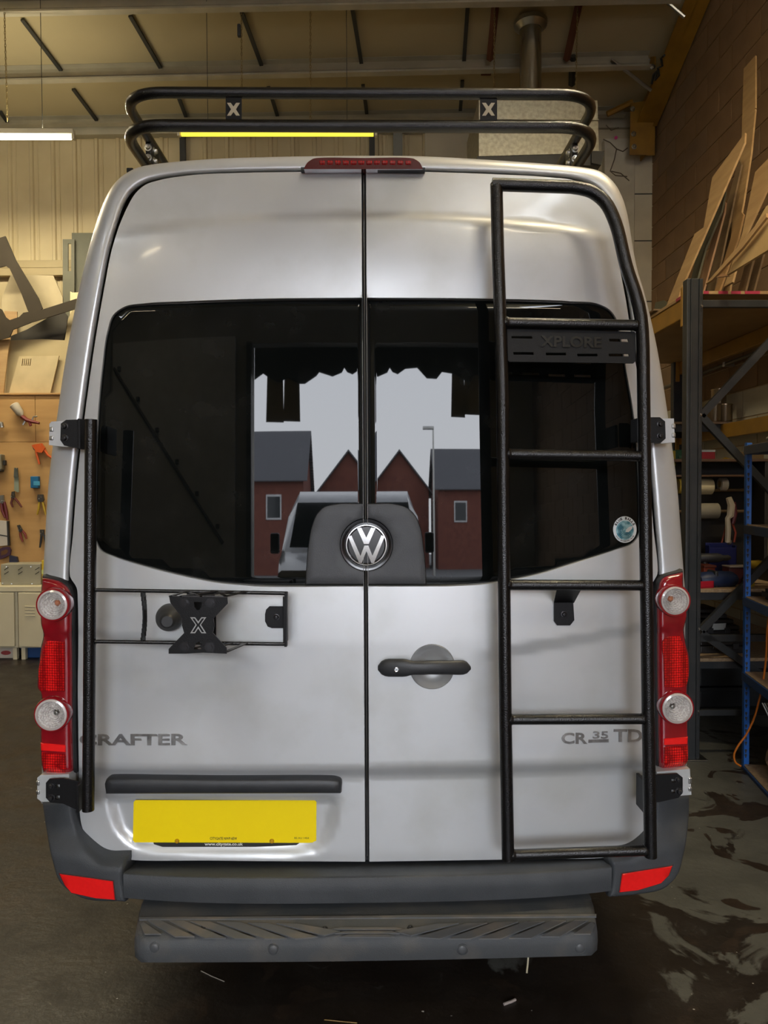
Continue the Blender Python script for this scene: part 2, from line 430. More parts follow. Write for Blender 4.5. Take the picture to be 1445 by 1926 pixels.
van = thing('van', 'silver high-roof panel van parked with its closed rear doors to the camera', 'van', (0, 0, 0))
pairs = [((146, 1505), (79, 1505)), ((144, 1449), (81, 1449)), ((142, 1370), (83, 1371)), ((141, 1293), (84, 1290)), ((141, 1216), (86, 1210)),
 ((139, 1130), (88, 1120)), ((136, 1106), (86, 1100)), ((127.5, 1096), (85.3, 1090)), ((126, 1080), (85, 1070)), ((130.5, 1000), (89, 990)), ((136, 926), (94, 913)), ((143.5, 849), (102, 841)), ((151.5, 786), (111, 780)),
 ((161.5, 711), (121, 710)), ((170.5, 649), (132, 645)), ((180, 591), (143, 588)), ((191, 529), (156, 527)), ((203, 468), (171, 468)), ((221, 406), (190, 406)),
 ((231, 380), (204, 373)), ((245, 358), (220, 348)), ((265, 343), (242, 330)), ((290, 334), (274, 317)), ((350, 325), (350, 308)), ((450, 320), (450, 302)),
 ((575, 318), (575, 299)), ((688, 317), (688, 298)), ((795, 318), (795, 299)), ((920, 322), (920, 306)), ((1030, 328), (1030, 314)), ((1084, 334), (1092, 320)),
 ((1117, 345), (1125, 327)), ((1138, 365), (1149, 345)), ((1150, 388), (1165, 370)), ((1160, 420), (1177, 408)), ((1173, 500), (1193, 500)), ((1186, 570), (1212, 565)),
 ((1196, 640), (1230, 640)), ((1206, 700), (1241, 700)), ((1215, 770), (1252, 770)), ((1224, 838), (1261, 835)), ((1231, 920), (1271, 910)), ((1236, 985), (1277, 985)),
 ((1243, 1086), (1283, 1068)), ((1232, 1130), (1287, 1120)), ((1232, 1210), (1287, 1210)), ((1233, 1293), (1289, 1290)), ((1233, 1370), (1290, 1370)), ((1234, 1440), (1290, 1440)), ((1232, 1505), (1292, 1505))]
shut = [p[0] for p in pairs]; sil = [p[1] for p in pairs]
def body_shell():
    S4 = smooth([(a[0], a[1]) for a in shut], 1e9); bm = nb(); rows = []
    # densify both curves with the same parameter
    def dens(arr):
        out = []
        for i in range(len(arr) - 1):
            p0 = np.array(arr[max(i - 1, 0)]); a = np.array(arr[i]); b = np.array(arr[i + 1]); p3 = np.array(arr[min(i + 2, len(arr) - 1)])
            for t in (0, .25, .5, .75):
                out.append(0.5 * (2*a + (b-p0)*t + (2*p0-5*a+4*b-p3)*t*t + (3*a-p0-3*b+p3)*t**3))
        out.append(np.array(arr[-1])); return out
    A = dens(shut); B = dens(sil)
    for a, b in zip(A, B):
        I = on(a[0], a[1]); yi = ydoor(I.x, I.z)
        S = atY(b[0], b[1], yi + 0.075)
        row = [I + V((0, .016, 0)), I + V((0, .006, 0)), I + (S - I) * 0.05 * V((1, 0, 1)) + V((0, .0, 0))]
        row[2] = V((I.x + (S.x - I.x) * .06, I.y + .001, I.z + (S.z - I.z) * .06))
        for t in (.16, .3, .45, .6, .74, .85, .93, .98):
            row.append(V((I.x + (S.x - I.x) * t, I.y + (S.y - I.y) * (1 - math.sqrt(1 - t * t)) , I.z + (S.z - I.z) * t)))
        row.append(V((S.x, S.y + 0.01, S.z)))
        roofy = abs(S.x) < 0.66 and S.z > 2.6
        sx = 1 if S.x > 0 else -1
        for Y, wide, zt in ((.20, .3, 1), (.55, .6, 1), (1.2, 1, 1), (3.0, 1, 1), (4.0, 1, .995), (4.5, .96, .80), (4.85, .92, .52), (5.15, .88, .44)):
            x = S.x * (1 + (0.03 if not roofy else 0.01) * min(wide, 1)) if Y <= 4 else S.x * (wide + .03)
            if not roofy and S.z < 2.0 and Y <= 4: x = sx * (abs(S.x) + (0.99 - abs(S.x)) * wide) if abs(S.x) < .99 else S.x
            row.append(V((x, Y, S.z * zt + (0.012 if roofy and Y < 4.4 else 0))))
        rows.append(row)
    # lower skirts
    for end, ins in ((0, True), (-1, False)):
        r = rows[end]; low = [V((p.x * .93, p.y + .04, 0.60)) for p in r]
        if ins: rows.insert(0, low)
        else: rows.append(low)
    vv = [[bm.verts.new(p) for p in r] for r in rows]
    for r1, r2 in zip(vv, vv[1:]):
        for k in range(len(r1) - 1):
            try: bm.faces.new((r1[k], r1[k + 1], r2[k + 1], r2[k]))
            except ValueError: pass
    # nose and floor
    try: bm.faces.new([r[-1] for r in vv])
    except ValueError: pass
    return bm
obj('body_shell', body_shell(), SILVER, van, smooth=True, angle=60)
# dark backing behind the shut lines (door aperture seal)
seal_out = xz([(a[0], a[1]) for a in shut] + [(1228, 1560), (1190, 1620), (690, 1630), (200, 1620), (150, 1570)], 16)
skin_panel('aperture_seal', offset(seal_out, -0.012), lambda x, z: ydoor(x, z) if PLATE_REC is None else lean(z) + 0.030 * (abs(x) / 0.88) ** 2, SEAL, van, rings=((0, 0),), grid=0.06, skirt=0.02, off=0.075)
# doors
HB = circ(0, 0, 1, 48)
left_out = [(684 - 3, 321, 'c'), (575, 322), (450, 324), (352, 329), (298, 338), (272, 347), (253, 364), (239, 388), (228, 412), (209, 470), (197, 530), (186, 592), (176.5, 650), (167.5, 712), (157.5, 787),
  (149.5, 850), (142, 927), (136.5, 1000), (132, 1088), (143, 1106), (145, 1130), (146, 1216), (145, 1293), (146, 1370), (147, 1450), (148, 1520), (153, 1555), (169, 1588), (194, 1607), (234, 1617), (400, 1620), (688, 1622, 'c')]
right_out = [(687.5, 321, 'c'), (795, 322), (920, 326), (1030, 332), (1080, 338), (1110, 349), (1131, 369), (1143, 392), (1154, 423), (1167, 501), (1180, 571), (1190, 641), (1200, 701), (1209, 771), (1218, 838), (1225, 920),
  (1230, 986), (1237, 1083), (1227, 1100), (1226, 1210), (1227, 1293), (1228, 1440), (1228, 1520), (1225, 1552), (1213, 1585), (1190, 1604), (1150, 1613), (1000, 1617), (694, 1622, 'c')]
left_win = [(685, 561, 'c'), (493, 563), (347, 568), (270, 572), (237, 577), (214, 593), (203, 624), (194, 686), (186, 769), (182, 850), (180, 935), (180, 1015), (190, 1034), (215, 1046), (265, 1062), (347, 1083), (410, 1095), (472, 1101), (686.5, 1102, 'c')]
right_win = [(688.5, 561, 'c'), (926, 563), (1075, 568), (1126, 573), (1147, 584), (1160, 603), (1168, 640), (1179, 707), (1190, 770), (1197, 830), (1201, 900), (1203, 975), (1202, 1004), (1191, 1020), (1158, 1033), (1075, 1060), (1013, 1079), (950, 1092), (909, 1098), (860, 1101), (690.5, 1102, 'c')]
bowl_c = on(813, 1254); bowl_r = 0.0675
bowl = circ(bowl_c.x, bowl_c.z, bowl_r, 40)
WR = ((0, .016), (.004, .010), (.009, .003), (.013, -.001), (.019, 0))
DR = ((0, .016), (.0015, .008), (.0045, .002), (.009, 0))
DEEP = lambda x, z: ydoor(x, z)
for side, out, win, gh in (('left', left_out, left_win, ()), ('right', right_out, right_win, (bowl,))):
    o_xz = xz(out, 7); w_xz = xz(win, 7)
    # the window reaches the seam edge: make the hole stop 2 mm before it
    xs = [p[0] for p in o_xz]
    if side == 'left':
        w_xz = [(min(x, max(xs) - 0.0035), z) for x, z in w_xz]
    else:
        w_xz = [(max(x, min(xs) + 0.0035), z) for x, z in w_xz]
    d = None
    # rings at the window need the normal rolled edge; near the seam they would cross, so use tight ones
    hr = ((0, .014), (.002, .007), (.0045, .001))
    d = skin_panel('rear_door', o_xz, DEEP, SILVER, van, holes=[w_xz] + list(gh), rings=((0, .014), (.0008, .006), (.002, .0005)), hole_rings=((0, .014), (.0008, .006), (.0022, .0)), grid=0.0155, skirt=0.03)
    g = skin_panel('rear_window', offset(w_xz, -0.0012), yglass, GLASSM, d, rings=((0, .002), (.002, 0)), grid=0.03, skirt=0.004, off=0.0 if False else 0.0)
    if side == 'left': door_l, glass_l = d, g
    else: door_r, glass_r = d, g
    # black gasket round the glass
    ins = offset(w_xz, 0.0028)
    bm = nb(); n = len(w_xz)
    a = [bm.verts.new((x, ydoor(x, z) + .008, z)) for x, z in w_xz]; b = [bm.verts.new((x, yglass(x, z) - .0015, z)) for x, z in ins]
    for i in range(n):
        try: bm.faces.new((a[i], a[(i + 1) % n], b[(i + 1) % n], b[i]))
        except ValueError: pass
    obj('window_gasket', bm, M('gasket_grey', (0.05, 0.05, 0.045), 0.5), d, smooth=True)
# bright line in the seam between the doors
bm = nb(); tube(bm, [on(684.4 + (y - 320) * .0052, y, .007) for y in range(330, 1621, 40)], 0.0016, 6)
obj('seam_strip', bm, STEEL, van, smooth=True)
# handle bowl and handle
bm = nb(); lathe(bm, [(0, .030), (.02, .029), (.04, .024), (.055, .013), (.062, .004), (.0675, -.001), (.0690, .001)], (bowl_c.x, bowl_c.y, bowl_c.z), (0, 1, 0), 48)
obj('handle_bowl', bm, M('matt_silver_dish', (0.50, 0.51, 0.51), 0.4, 0.5, coat=0.3), door_r, smooth=True)
def handle():
    bm = nb(); pts = []; rad = []
    N = 26
    for k in range(N + 1):
        t = k / N; px = 711 + t * (885 - 711)
        w = 17 if t < .32 else 13.5
        if t < .12: w = 17 * math.sqrt(max(0.05, 1 - ((.12 - t) / .12) ** 2))
        elif t < .38: w = 17 - 3.5 * float(sstep(.28, .38, t))
        elif t > .9: w = 14 * math.sqrt(max(0.05, 1 - ((t - .9) / .1) ** 2))
        else: w = 13.2 + .8 * float(sstep(.75, .9, t))
        c = on(px, 1256 - .5 * (t > .5), -0.004 - 0.026 * math.sin(math.pi * t) ** .7)
        h = w / 620.0
        ring = []
        for a in range(16):
            th = 2 * math.pi * a / 16; ring.append(bm.verts.new(c + V((0, -math.cos(th) * .013, math.copysign(abs(math.sin(th)) ** .7, math.sin(th)) * h))))
        pts.append(ring)
    for A, B in zip(pts, pts[1:]):
        for k in range(16): bm.faces.new((A[k], A[(k + 1) % 16], B[(k + 1) % 16], B[k]))
    bm.faces.new(pts[0]); bm.faces.new(pts[-1][::-1]); return bm
hd = obj('door_handle', handle(), PLAST, door_r, smooth=True)
c = on(746, 1259, -0.034)
bm = nb(); lathe(bm, [(0, -.004), (.0045, -.004), (.0055, -.002), (.0072, -.003), (.0082, 0), (.0082, .014)], c, (0, 1, 0), 24); 
obj('key_lock', bm, CHROME, door_r, smooth=True)
bm = nb(); box(bm, (c.x - .0008, c.y - .0052, c.z - .0035), (c.x + .0008, c.y - .003, c.z + .0035)); obj('key_slot', bm, INK, door_r)
# black cover in the middle with the round emblem
for sgn, out, d in ((-1, [(575, 1099, 'c'), (576, 1074), (580, 1029), (587, 989), (596, 967), (610, 953), (632, 947.5), (684, 946.6, 'c'), (686, 1099, 'c')], door_l),
                    (1, [(689, 946.6, 'c'), (743, 947.5), (763, 953), (781, 969), (791, 992), (797, 1030), (801, 1070), (802, 1099, 'c'), (691, 1099, 'c')], door_r)):
    ec = on(689.5, 1025)
    o_ = xz(out, 6, yglass)
    if area2(o_) < 0: o_ = o_[::-1]
    # bite out the round well of the emblem
    R = 0.079; keep = []
    res = []
    n = len(o_)
    poly = [p for p in o_]
    # drop seam-side edge inside the circle and insert an arc
    arc = [(ec.x + R * math.cos(t), ec.z + R * math.sin(t)) for t in np.linspace(math.pi / 2, -math.pi / 2, 24)] if sgn > 0 else [(ec.x + R * math.cos(t), ec.z + R * math.sin(t)) for t in np.linspace(-math.pi / 2, -3 * math.pi / 2, 24)]
    top = [p for p in poly]
    sx_ = max(p[0] for p in poly) if sgn < 0 else min(p[0] for p in poly)
    arc = [(min(a[0], sx_) if sgn < 0 else max(a[0], sx_), a[1]) for a in arc]
    arc = [a for i, a in enumerate(arc) if i == 0 or math.hypot(a[0] - arc[i-1][0], a[1] - arc[i-1][1]) > 1e-4]
    nos = [p for p in poly if not (abs(p[0] - sx_) < .006 and abs(p[1] - ec.z) < R + .03)]
    # rotate so that the seam gap is at the list end
    gaps = [(math.hypot(nos[i][0] - nos[(i + 1) % len(nos)][0], nos[i][1] - nos[(i + 1) % len(nos)][1]), i) for i in range(len(nos))]
    cand = [i for i in range(len(nos)) if (nos[i][1] - ec.z) * (nos[(i + 1) % len(nos)][1] - ec.z) < 0 and abs(nos[i][0] - sx_) < .02]
    k = cand[0]; nos = nos[k + 1:] + nos[:k + 1]
    if (nos[-1][1] > ec.z) != (arc[0][1] > ec.z): arc = arc[::-1]
    o_ = nos + arc
    skin_panel('emblem_cover', o_, yglass, PLAST, d, rings=((0, .008), (.002, .001), (.005, 0)), grid=0.03, skirt=0.006, off=-0.012)
ec = V((ec.x, yglass(ec.x, ec.z) - .012, ec.z))
bm = nb(); lathe(bm, [(0, .004), (.060, .004), (.070, .0), (.0785, -.001), (.0795, .006)], ec, (0, 1, 0), 56); obj('emblem_well', bm, M('gloss_black', (0.006, 0.006, 0.007), 0.18), van, smooth=True)
emb = nb(); lathe(emb, [(0, -.006), (.055, -.004), (.057, -.001), (.058, .003)], ec, (0, 1, 0), 56)
emblem = obj('emblem', emb, M('emblem_charcoal', (0.035, 0.037, 0.04), 0.25), van, smooth=True)
bm = nb(); lathe(bm, [(.0565, .004), (.0565, -.006), (.059, -.0095), (.062, -.0095), (.0652, -.004), (.0652, .004)], ec, (0, 1, 0), 64); obj('emblem_ring', bm, CHROME, emblem, smooth=True)
def eq(zx, zy): return (ec.x + (zx - 718) / 222 * .0645, ec.z - (zy - 527) / 222 * .0645)
bm = nb()
for poly in ([(622, 352), (664, 345), (717, 450), (768, 345), (812, 352), (742, 515), (692, 515)],
             [(527, 440), (562, 425), (655, 640), (696, 533), (738, 533), (780, 640), (875, 425), (908, 440), (795, 715), (768, 715), (717, 590), (668, 715), (640, 715)]):
    pts = [eq(*p) for p in poly]
    plate_bm(bm, [(p[0] - ec.x, p[1] - ec.z) for p in pts], (ec.x, ec.y - .004, ec.z), (1, 0, 0), (0, 0, 1), 0.006, n=(0, -1, 0))
bmesh.ops.bevel(bm, geom=[e for e in bm.edges if len(e.link_faces) == 2 and e.calc_face_angle(0) > 1], offset=0.0012, segments=1, affect='EDGES')
obj('emblem_letters', bm, CHROME, emblem)
# raised lettering
def badge(s, x0, x1, yb, yt, mat=BADGE, depth=.003, bold=.03, par=door_l, ydx=0):
    o = lettering('badge_lettering', s, on(x0, yb, -.0002), on(x1, yb + ydx, -.0002), on(x0, yt, -.0002), mat, par, depth, bold, n=(0, -1, 0))
    a_, b_, c_ = on(x0, yb), on(x1, yb), on(x0, yt)
    for v in o.data.vertices:
        f = (v.co.x - a_.x) / (b_.x - a_.x); g_ = (v.co.z - a_.z) / (c_.z - a_.z)
        v.co.y += ydoor(v.co.x, v.co.z) - (a_.y + (b_.y - a_.y) * f + (c_.y - a_.y) * g_)
    return o
badge('CRAFTER', 150, 353, 1401, 1379.5, par=door_l)
badge('CR', 1056, 1105, 1399, 1377.5, par=door_r); badge('TDI', 1154, 1217, 1395, 1371, par=door_r)
badge('35', 1115, 1144, 1389, 1375, par=door_r, bold=.02)
pxplate('badge_bar', [(1107, 1391), (1145, 1390), (1145, 1396), (1107, 1397)], lambda a, b: on(a, b, -.0005), .002, BADGE, door_r)
# brake light
bm = nb()
prof = smooth([(572, 316, 'c'), (578, 306), (588, 299), (684, 297), (780, 299), (790, 306), (795, 316, 'c')], 6)
bp = [on(p[0], p[1], 0) for p in prof]
Yb = 0.055
pb = [atY(p[0], p[1], Yb) for p in prof] + [atY(795, 318, Yb), atY(572, 318, Yb)]
plate_bm(bm, [(p.x, p.z) for p in pb], (0, Yb, 0), (1, 0, 0), (0, 0, 1), .16, n=(0, 1, 0))
bmesh.ops.bevel(bm, geom=[e for e in bm.edges if e.verts[0].co.y < Yb + .01 and e.verts[1].co.y < Yb + .01 and len(e.link_faces) == 2 and e.calc_face_angle(0) > .8], offset=.004, segments=2, affect='EDGES')
bl = obj('brake_light', bm, M('dark_red_lamp', (0.10, 0.006, 0.006), 0.15, coat=1), van, smooth=True, angle=40)
for k in range(12):
    px = 601 + k * 14.7; a = atY(px, 302, Yb - .001); b = atY(px + 10.5, 309.5, Yb - .001)
    o = obj('lamp_cell', bbox((a.x, Yb - .004, b.z), (b.x, Yb + .002, a.z), .002, 1), REDB, bl)
bm = nb(); a = atY(566, 319.5, .062); b = atY(800, 315, .062); box(bm, (a.x, .062, a.z), (b.x, .2, b.z)); obj('brake_light_gasket', bm, SEAL, van)
# tail lamps
def lamp(outl, c1, c2, cells, bar, low, inner_x):
    fn = lambda x, z: ydoor(0.86, z) + 0.55 * max(0.0, abs(x) - 0.90) ** 1.6 * 0.9
    def fl(a, b, off=0.0): return onsurf(a, b, fn, off)
    o = [(p.x, p.z) for p in (fl(*q[:2]) for q in smooth(outl, 6, True))]
    t = skin_panel('tail_light', o, fn, REDL, van, rings=((0, .03), (.002, .012), (.006, .003), (.012, 0)), grid=.02, skirt=.07, off=-.028)
    # black surround
    skin_panel('lamp_gasket', offset(o, -.0045), fn, SEAL, t, rings=((0, .01), (.003, 0)), grid=.05, skirt=.06, off=-.012)
    for (cx, cy, ro, ri, kind) in (c1, c2):
        c = fl(cx, cy, -.036); R = ro / 620.; r = ri / 620.
        bm = nb(); lathe(bm, [(R * 1.0, .02), (R, .006), (R * .985, -.004), (R * .95, -.008), (r * 1.0, -.008)], c, (0, 1, 0), 48)
        obj('lamp_bezel', bm, REDL, t, smooth=True)
        bm = nb(); lathe(bm, [(r * 1.02, -.006), (r * 1.0, -.0105), (r * .88, -.0125), (r * .84, -.009)], c, (0, 1, 0), 48)
        obj('lens_rim', bm, M('pale_lens_rim', (0.55, 0.50, 0.47), 0.25, 0, coat=1), t, smooth=True)
        prof = []; n = 7; bc = c + V((.18 * r * (1 if cx < 700 else -1) * 1.6, 0, .12 * r))
        ln = nb()
        for k in range(n * 2 + 1):
            q = k / (n * 2); rad = r * .86 * (1 - q); h = .002 + .006 * q + (.006 if k % 2 else 0); prof.append((rad, h, q))
        rings = []
        for rad, h, q in prof:
            cc = c * (1 - q) + bc * q
            rings.append([ln.verts.new(cc + V((math.cos(a) * max(rad, .003), h - .012, math.sin(a) * max(rad, .003)))) for a in [2 * math.pi * j / 40 for j in range(40)]])
        for A, B in zip(rings, rings[1:]):
            for j in range(40): ln.faces.new((A[j], A[(j + 1) % 40], B[(j + 1) % 40], B[j]))
        ln.faces.new(rings[-1])
        le = obj('clear_lens', ln, LENS, t, smooth=True, angle=20)
        bm = nb(); lathe(bm, [(0, -.010), (.005, -.009), (.009, -.004), (.010, .004)], bc, (0, 1, 0), 20)
        obj('bulb', bm, BULB if kind else STEEL, t, smooth=True)
    def sub(name, pts, mat, off):
        oo = [(p.x, p.z) for p in (fl(*q[:2]) for q in smooth(pts, 6, True))]
        return skin_panel(name, oo, fn, mat, t, rings=((0, .003), (.002, 0)), grid=.02, skirt=.004, off=off)
    sub('prism_lens', cells, REDB, -.0305); sub('reflector_bar', bar, REFL, -.0305); sub('lower_prism_lens', low, REDB, -.0305)
    return t
lamp([(84, 1084, 'c'), (120, 1094), (133, 1106), (138, 1124), (139, 1184), (140, 1260), (140, 1370), (142, 1452, 'c'), (99, 1457), (88, 1452), (83, 1436), (81, 1390), (81, 1300), (76, 1293), (77, 1257), (81, 1217), (86, 1190), (82, 1174), (82, 1107)],
     (101, 1137, 32.5, 27.5, 1), (98.5, 1343, 34, 29.5, 0),
     [(95, 1201, 'c'), (130, 1204, 'c'), (130, 1296, 'c'), (84, 1296, 'c'), (80, 1262), (86, 1228)],
     [(84, 1391, 'c'), (131, 1395, 'c'), (131, 1409, 'c'), (85, 1406, 'c')],
     [(86, 1409, 'c'), (131, 1412, 'c'), (132, 1451, 'c'), (100, 1450), (89, 1436)], 0)
lamp([(1281, 1074, 'c'), (1282, 1107), (1288, 1160), (1283, 1180), (1286, 1205), (1292, 1229), (1293, 1262), (1289, 1290), (1290, 1371), (1290, 1423), (1283, 1438), (1270, 1442), (1236, 1445, 'c'), (1235, 1380), (1233, 1242), (1233, 1185), (1234, 1115), (1240, 1090)],
     (1268, 1129, 31.5, 26.5, 1), (1272.5, 1331, 33.5, 29, 0),
     [(1242, 1198), (1272, 1192, 'c'), (1284, 1222), (1288, 1250), (1283, 1285), (1243, 1288, 'c'), (1241, 1240)],
     [(1242, 1383, 'c'), (1287, 1380, 'c'), (1286, 1394, 'c'), (1242, 1396, 'c')],
     [(1242, 1399, 'c'), (1286, 1397, 'c'), (1284, 1430), (1270, 1437), (1242, 1438, 'c')], 0)
# hinges
def hinge(pxs, Y, clips):
    P = lambda a, b: atY(a, b, Y)
    h = obj('door_hinge', pxplate_bm(nb(), pxs, P, .05, toward=(0, 1, 0)), SILVER, van)
    for (x0, y0, x1, y1) in clips:
        a = P(x0, y0); b = P(x1, y1); obj('hinge_knuckle', bbox((a.x, Y - .004, b.z), (b.x, Y + .03, a.z), .003), STEEL, h)
hinge([(93, 797), (97, 793), (128, 791), (128, 841), (92, 837)], .005, [(93, 803, 101, 812), (93, 820, 101, 828)])
hinge([(70, 1463), (76, 1458), (130, 1456), (130, 1508), (78, 1508), (70, 1502)], -.005, [(68, 1468, 75, 1477), (68, 1486, 75, 1494)])
hinge([(1243, 787), (1268, 787), (1270, 832), (1243, 834)], .005, [(1264, 797, 1271, 806), (1264, 814, 1271, 823)])
hinge([(1236, 1452), (1298, 1446), (1301, 1495), (1236, 1500)], -.005, [(1295, 1462, 1302, 1474), (1295, 1480, 1302, 1488)])
# number plate, garnish, backing
fo = lambda off: (lambda a, b: on(a, b, off))
pk = lambda a, b: onplane(a, b, on(420, 1550) + V((0, 0, 0)), (0, 1, 0))
pb_ = on(420, 1550).y - 0.004
PP = lambda a, b: atY(a, b, pb_)
pxplate('plate_backing', [(288, 1580), (566, 1580), (562, 1586), (552, 1592), (306, 1592), (290, 1587)], PP, .003, INK, van)
npl = pxplate('licence_plate', [tuple(q) for q in [(255, 1504.5), (592, 1505), (595.5, 1508), (595, 1580), (592, 1584.5), (254, 1583.5), (250.5, 1580), (252, 1508)]], lambda a, b: atY(a, b, pb_ - .004), .003, YELP, van)
for (x, y) in ((333, 1582), (511.5, 1582)):
    bm = nb(); lathe(bm, [(0, -.005), (.005, -.004), (.0075, 0)], atY(x, y, pb_ - .008), (0, 1, 0), 16); obj('plate_screw', bm, M('amber_cap', (0.55, 0.3, 0.0), 0.4), npl, smooth=True)
yb = pb_ - .0075
lettering('plate_lettering', 'CITYGATE NW9 6EW', atY(395, 1579.5, yb), atY(446, 1579.5, yb), atY(395, 1574.5, yb), INK, npl, .0004, .01)
lettering('plate_lettering', 'www.citygate.co.uk', atY(385, 1592, pb_ - .0035), atY(457, 1592, pb_ - .0035), atY(385, 1584.5, pb_ - .0035), WHITE, npl, .0006, .02)
lettering('plate_lettering', 'BS AU 145d', atY(554, 1577.5, yb), atY(581, 1577.5, yb), atY(554, 1574.5, yb), INK, npl, .0004, 0)
gfn = lambda x, z: 0.030 * (abs(x) / 0.88) ** 2 + 0.004
g_out = [(p.x, p.z) for p in (onsurf(*q[:2], gfn, -.012) for q in smooth([(197, 1496, 'c'), (196, 1470), (203, 1465), (420, 1465), (630, 1466), (640, 1470), (642, 1495, 'c')], 8, True))]
skin_panel('plate_garnish', g_out, gfn, PLAST, door_l, rings=((0, .02), (.003, .005), (.008, 0)), grid=.03, skirt=.03, off=-.012)
# sticker on the right window
sc = onsurf(1175.5, 996, yglass, -.0028); R = .0375
sn = V((.062, -1, .035)).normalized()
u_ = V((1, 0, 0)); u_ = (u_ - sn * u_.dot(sn)).normalized(); w_ = sn.cross(u_) * -1
if w_.z < 0: w_ = -w_
st = obj('round_sticker', plate_bm(nb(), circ(0, 0, R, 48, R * 1.1), sc, u_, w_, .0008, n=sn), M('sticker_white', (0.78, 0.82, 0.84), 0.35), glass_r)
wave = M('sticker_teal', (0.05, 0.22, 0.30), 0.35, 0, (0.35, 0.60, 0.66), 60, 3, .4, .6)
sq = obj('sticker_picture', plate_bm(nb(), circ(0, -.002, R * .75, 40, R * .8), sc + sn * .0008, u_, w_, .0004, n=sn), wave, st)
bm = nb()
for k, rr in enumerate((.26, .38, .50, .62)):
    a0, a1 = (2.2, 5.6); pts = [sc + sn * .0013 + u_ * (R * (.06 + rr * math.cos(t))) + w_ * (R * (-.05 + rr * math.sin(t))) for t in np.linspace(a0, a1, 20)]
    tube(bm, pts, .0007, 4)
obj('sticker_wave_lines', bm, M('sticker_dark_teal', (0.01, 0.06, 0.09), 0.4), st)
bm = nb(); plate_bm(bm, [(.1 * R, .0), (.35 * R, .22 * R), (.68 * R, .3 * R), (.6 * R, .05 * R), (.3 * R, -.22 * R), (.05 * R, -.2 * R)], sc + sn * .0013, u_, w_, .0002, n=sn)
obj('sticker_foam', bm, WHITE, st)
def arc_text(s, rad, a0, a1, h, flip, mat, par):
    n = len(s)
    for i, ch in enumerate(s):
        if ch == ' ': continue
        t = math.radians(a0 + (a1 - a0) * i / (n - 1)); c_ = sc + sn * .0009 + u_ * (rad * math.cos(t)) + w_ * (rad * 1.08 * math.sin(t))
        rdir = (u_ * math.cos(t) + w_ * math.sin(t)); tdir = (u_ * math.sin(t) - w_ * math.cos(t))
        if flip: rdir = -rdir; tdir = -tdir
        wd = h * (.35 if ch == 'I' else .8)
        lettering('sticker_lettering', ch, c_ - tdir * wd / 2 - rdir * h / 2, c_ + tdir * wd / 2 - rdir * h / 2, c_ - tdir * wd / 2 + rdir * h / 2, mat, par, .0003, .05, n=sn)
arc_text('BLUE BALLS', R * .86, 152, 28, R * .21, False, INK, st)
arc_text('WILD SWIMMING CLUB', R * .88, 215, 325, R * .10, True, INK, st)
# bumper
def curve_rows(bm, rows, close_ends=True):
    vv = [[bm.verts.new(p) for p in r] for r in rows]
    for A, B in zip(vv, vv[1:]):
        for k in range(len(A) - 1): bm.faces.new((A[k], A[k + 1], B[k + 1], B[k]))
    if close_ends:
        for r in (vv[0], vv[-1]):
            try: bm.faces.new(r)
            except ValueError: pass
    return bm
def bumper_y(x): return -.062 + .065 * (abs(x) / .93) ** 3.2
bm = nb(); rows = []
xsn = np.linspace(-.735, .745, 41)
TL = smooth([(229, 1654), (450, 1652), (700, 1652), (950, 1649), (1160, 1642)], 1e9)
for x in xsn:
    f = (x + .735) / 1.48; yy = bumper_y(x); zt = .520 + .004 * math.sin(math.pi * f); zb = .470
    top_y = lambda px_, y_: 0
    zedge = .508 + (abs(x) / .74) ** 3 * .004; zbot = .423 + .004 * 0 - .0 + (abs(x) / .74) ** 3 * .008
    rows.append([V((x, .12, .486)), V((x, .03, .498)), V((x, yy + .010, zedge + .002)), V((x, yy + .003, zedge + .001)), V((x, yy, zedge - .002)), V((x, yy + .001, (zedge + zbot) / 2)), V((x, yy + .006, zbot + .006)), V((x, yy + .016, zbot)), V((x, .10, zbot - .01))])
curve_rows(bm, rows)
bump = obj('rear_bumper', bm, BUMPM, van, smooth=True, angle=50)
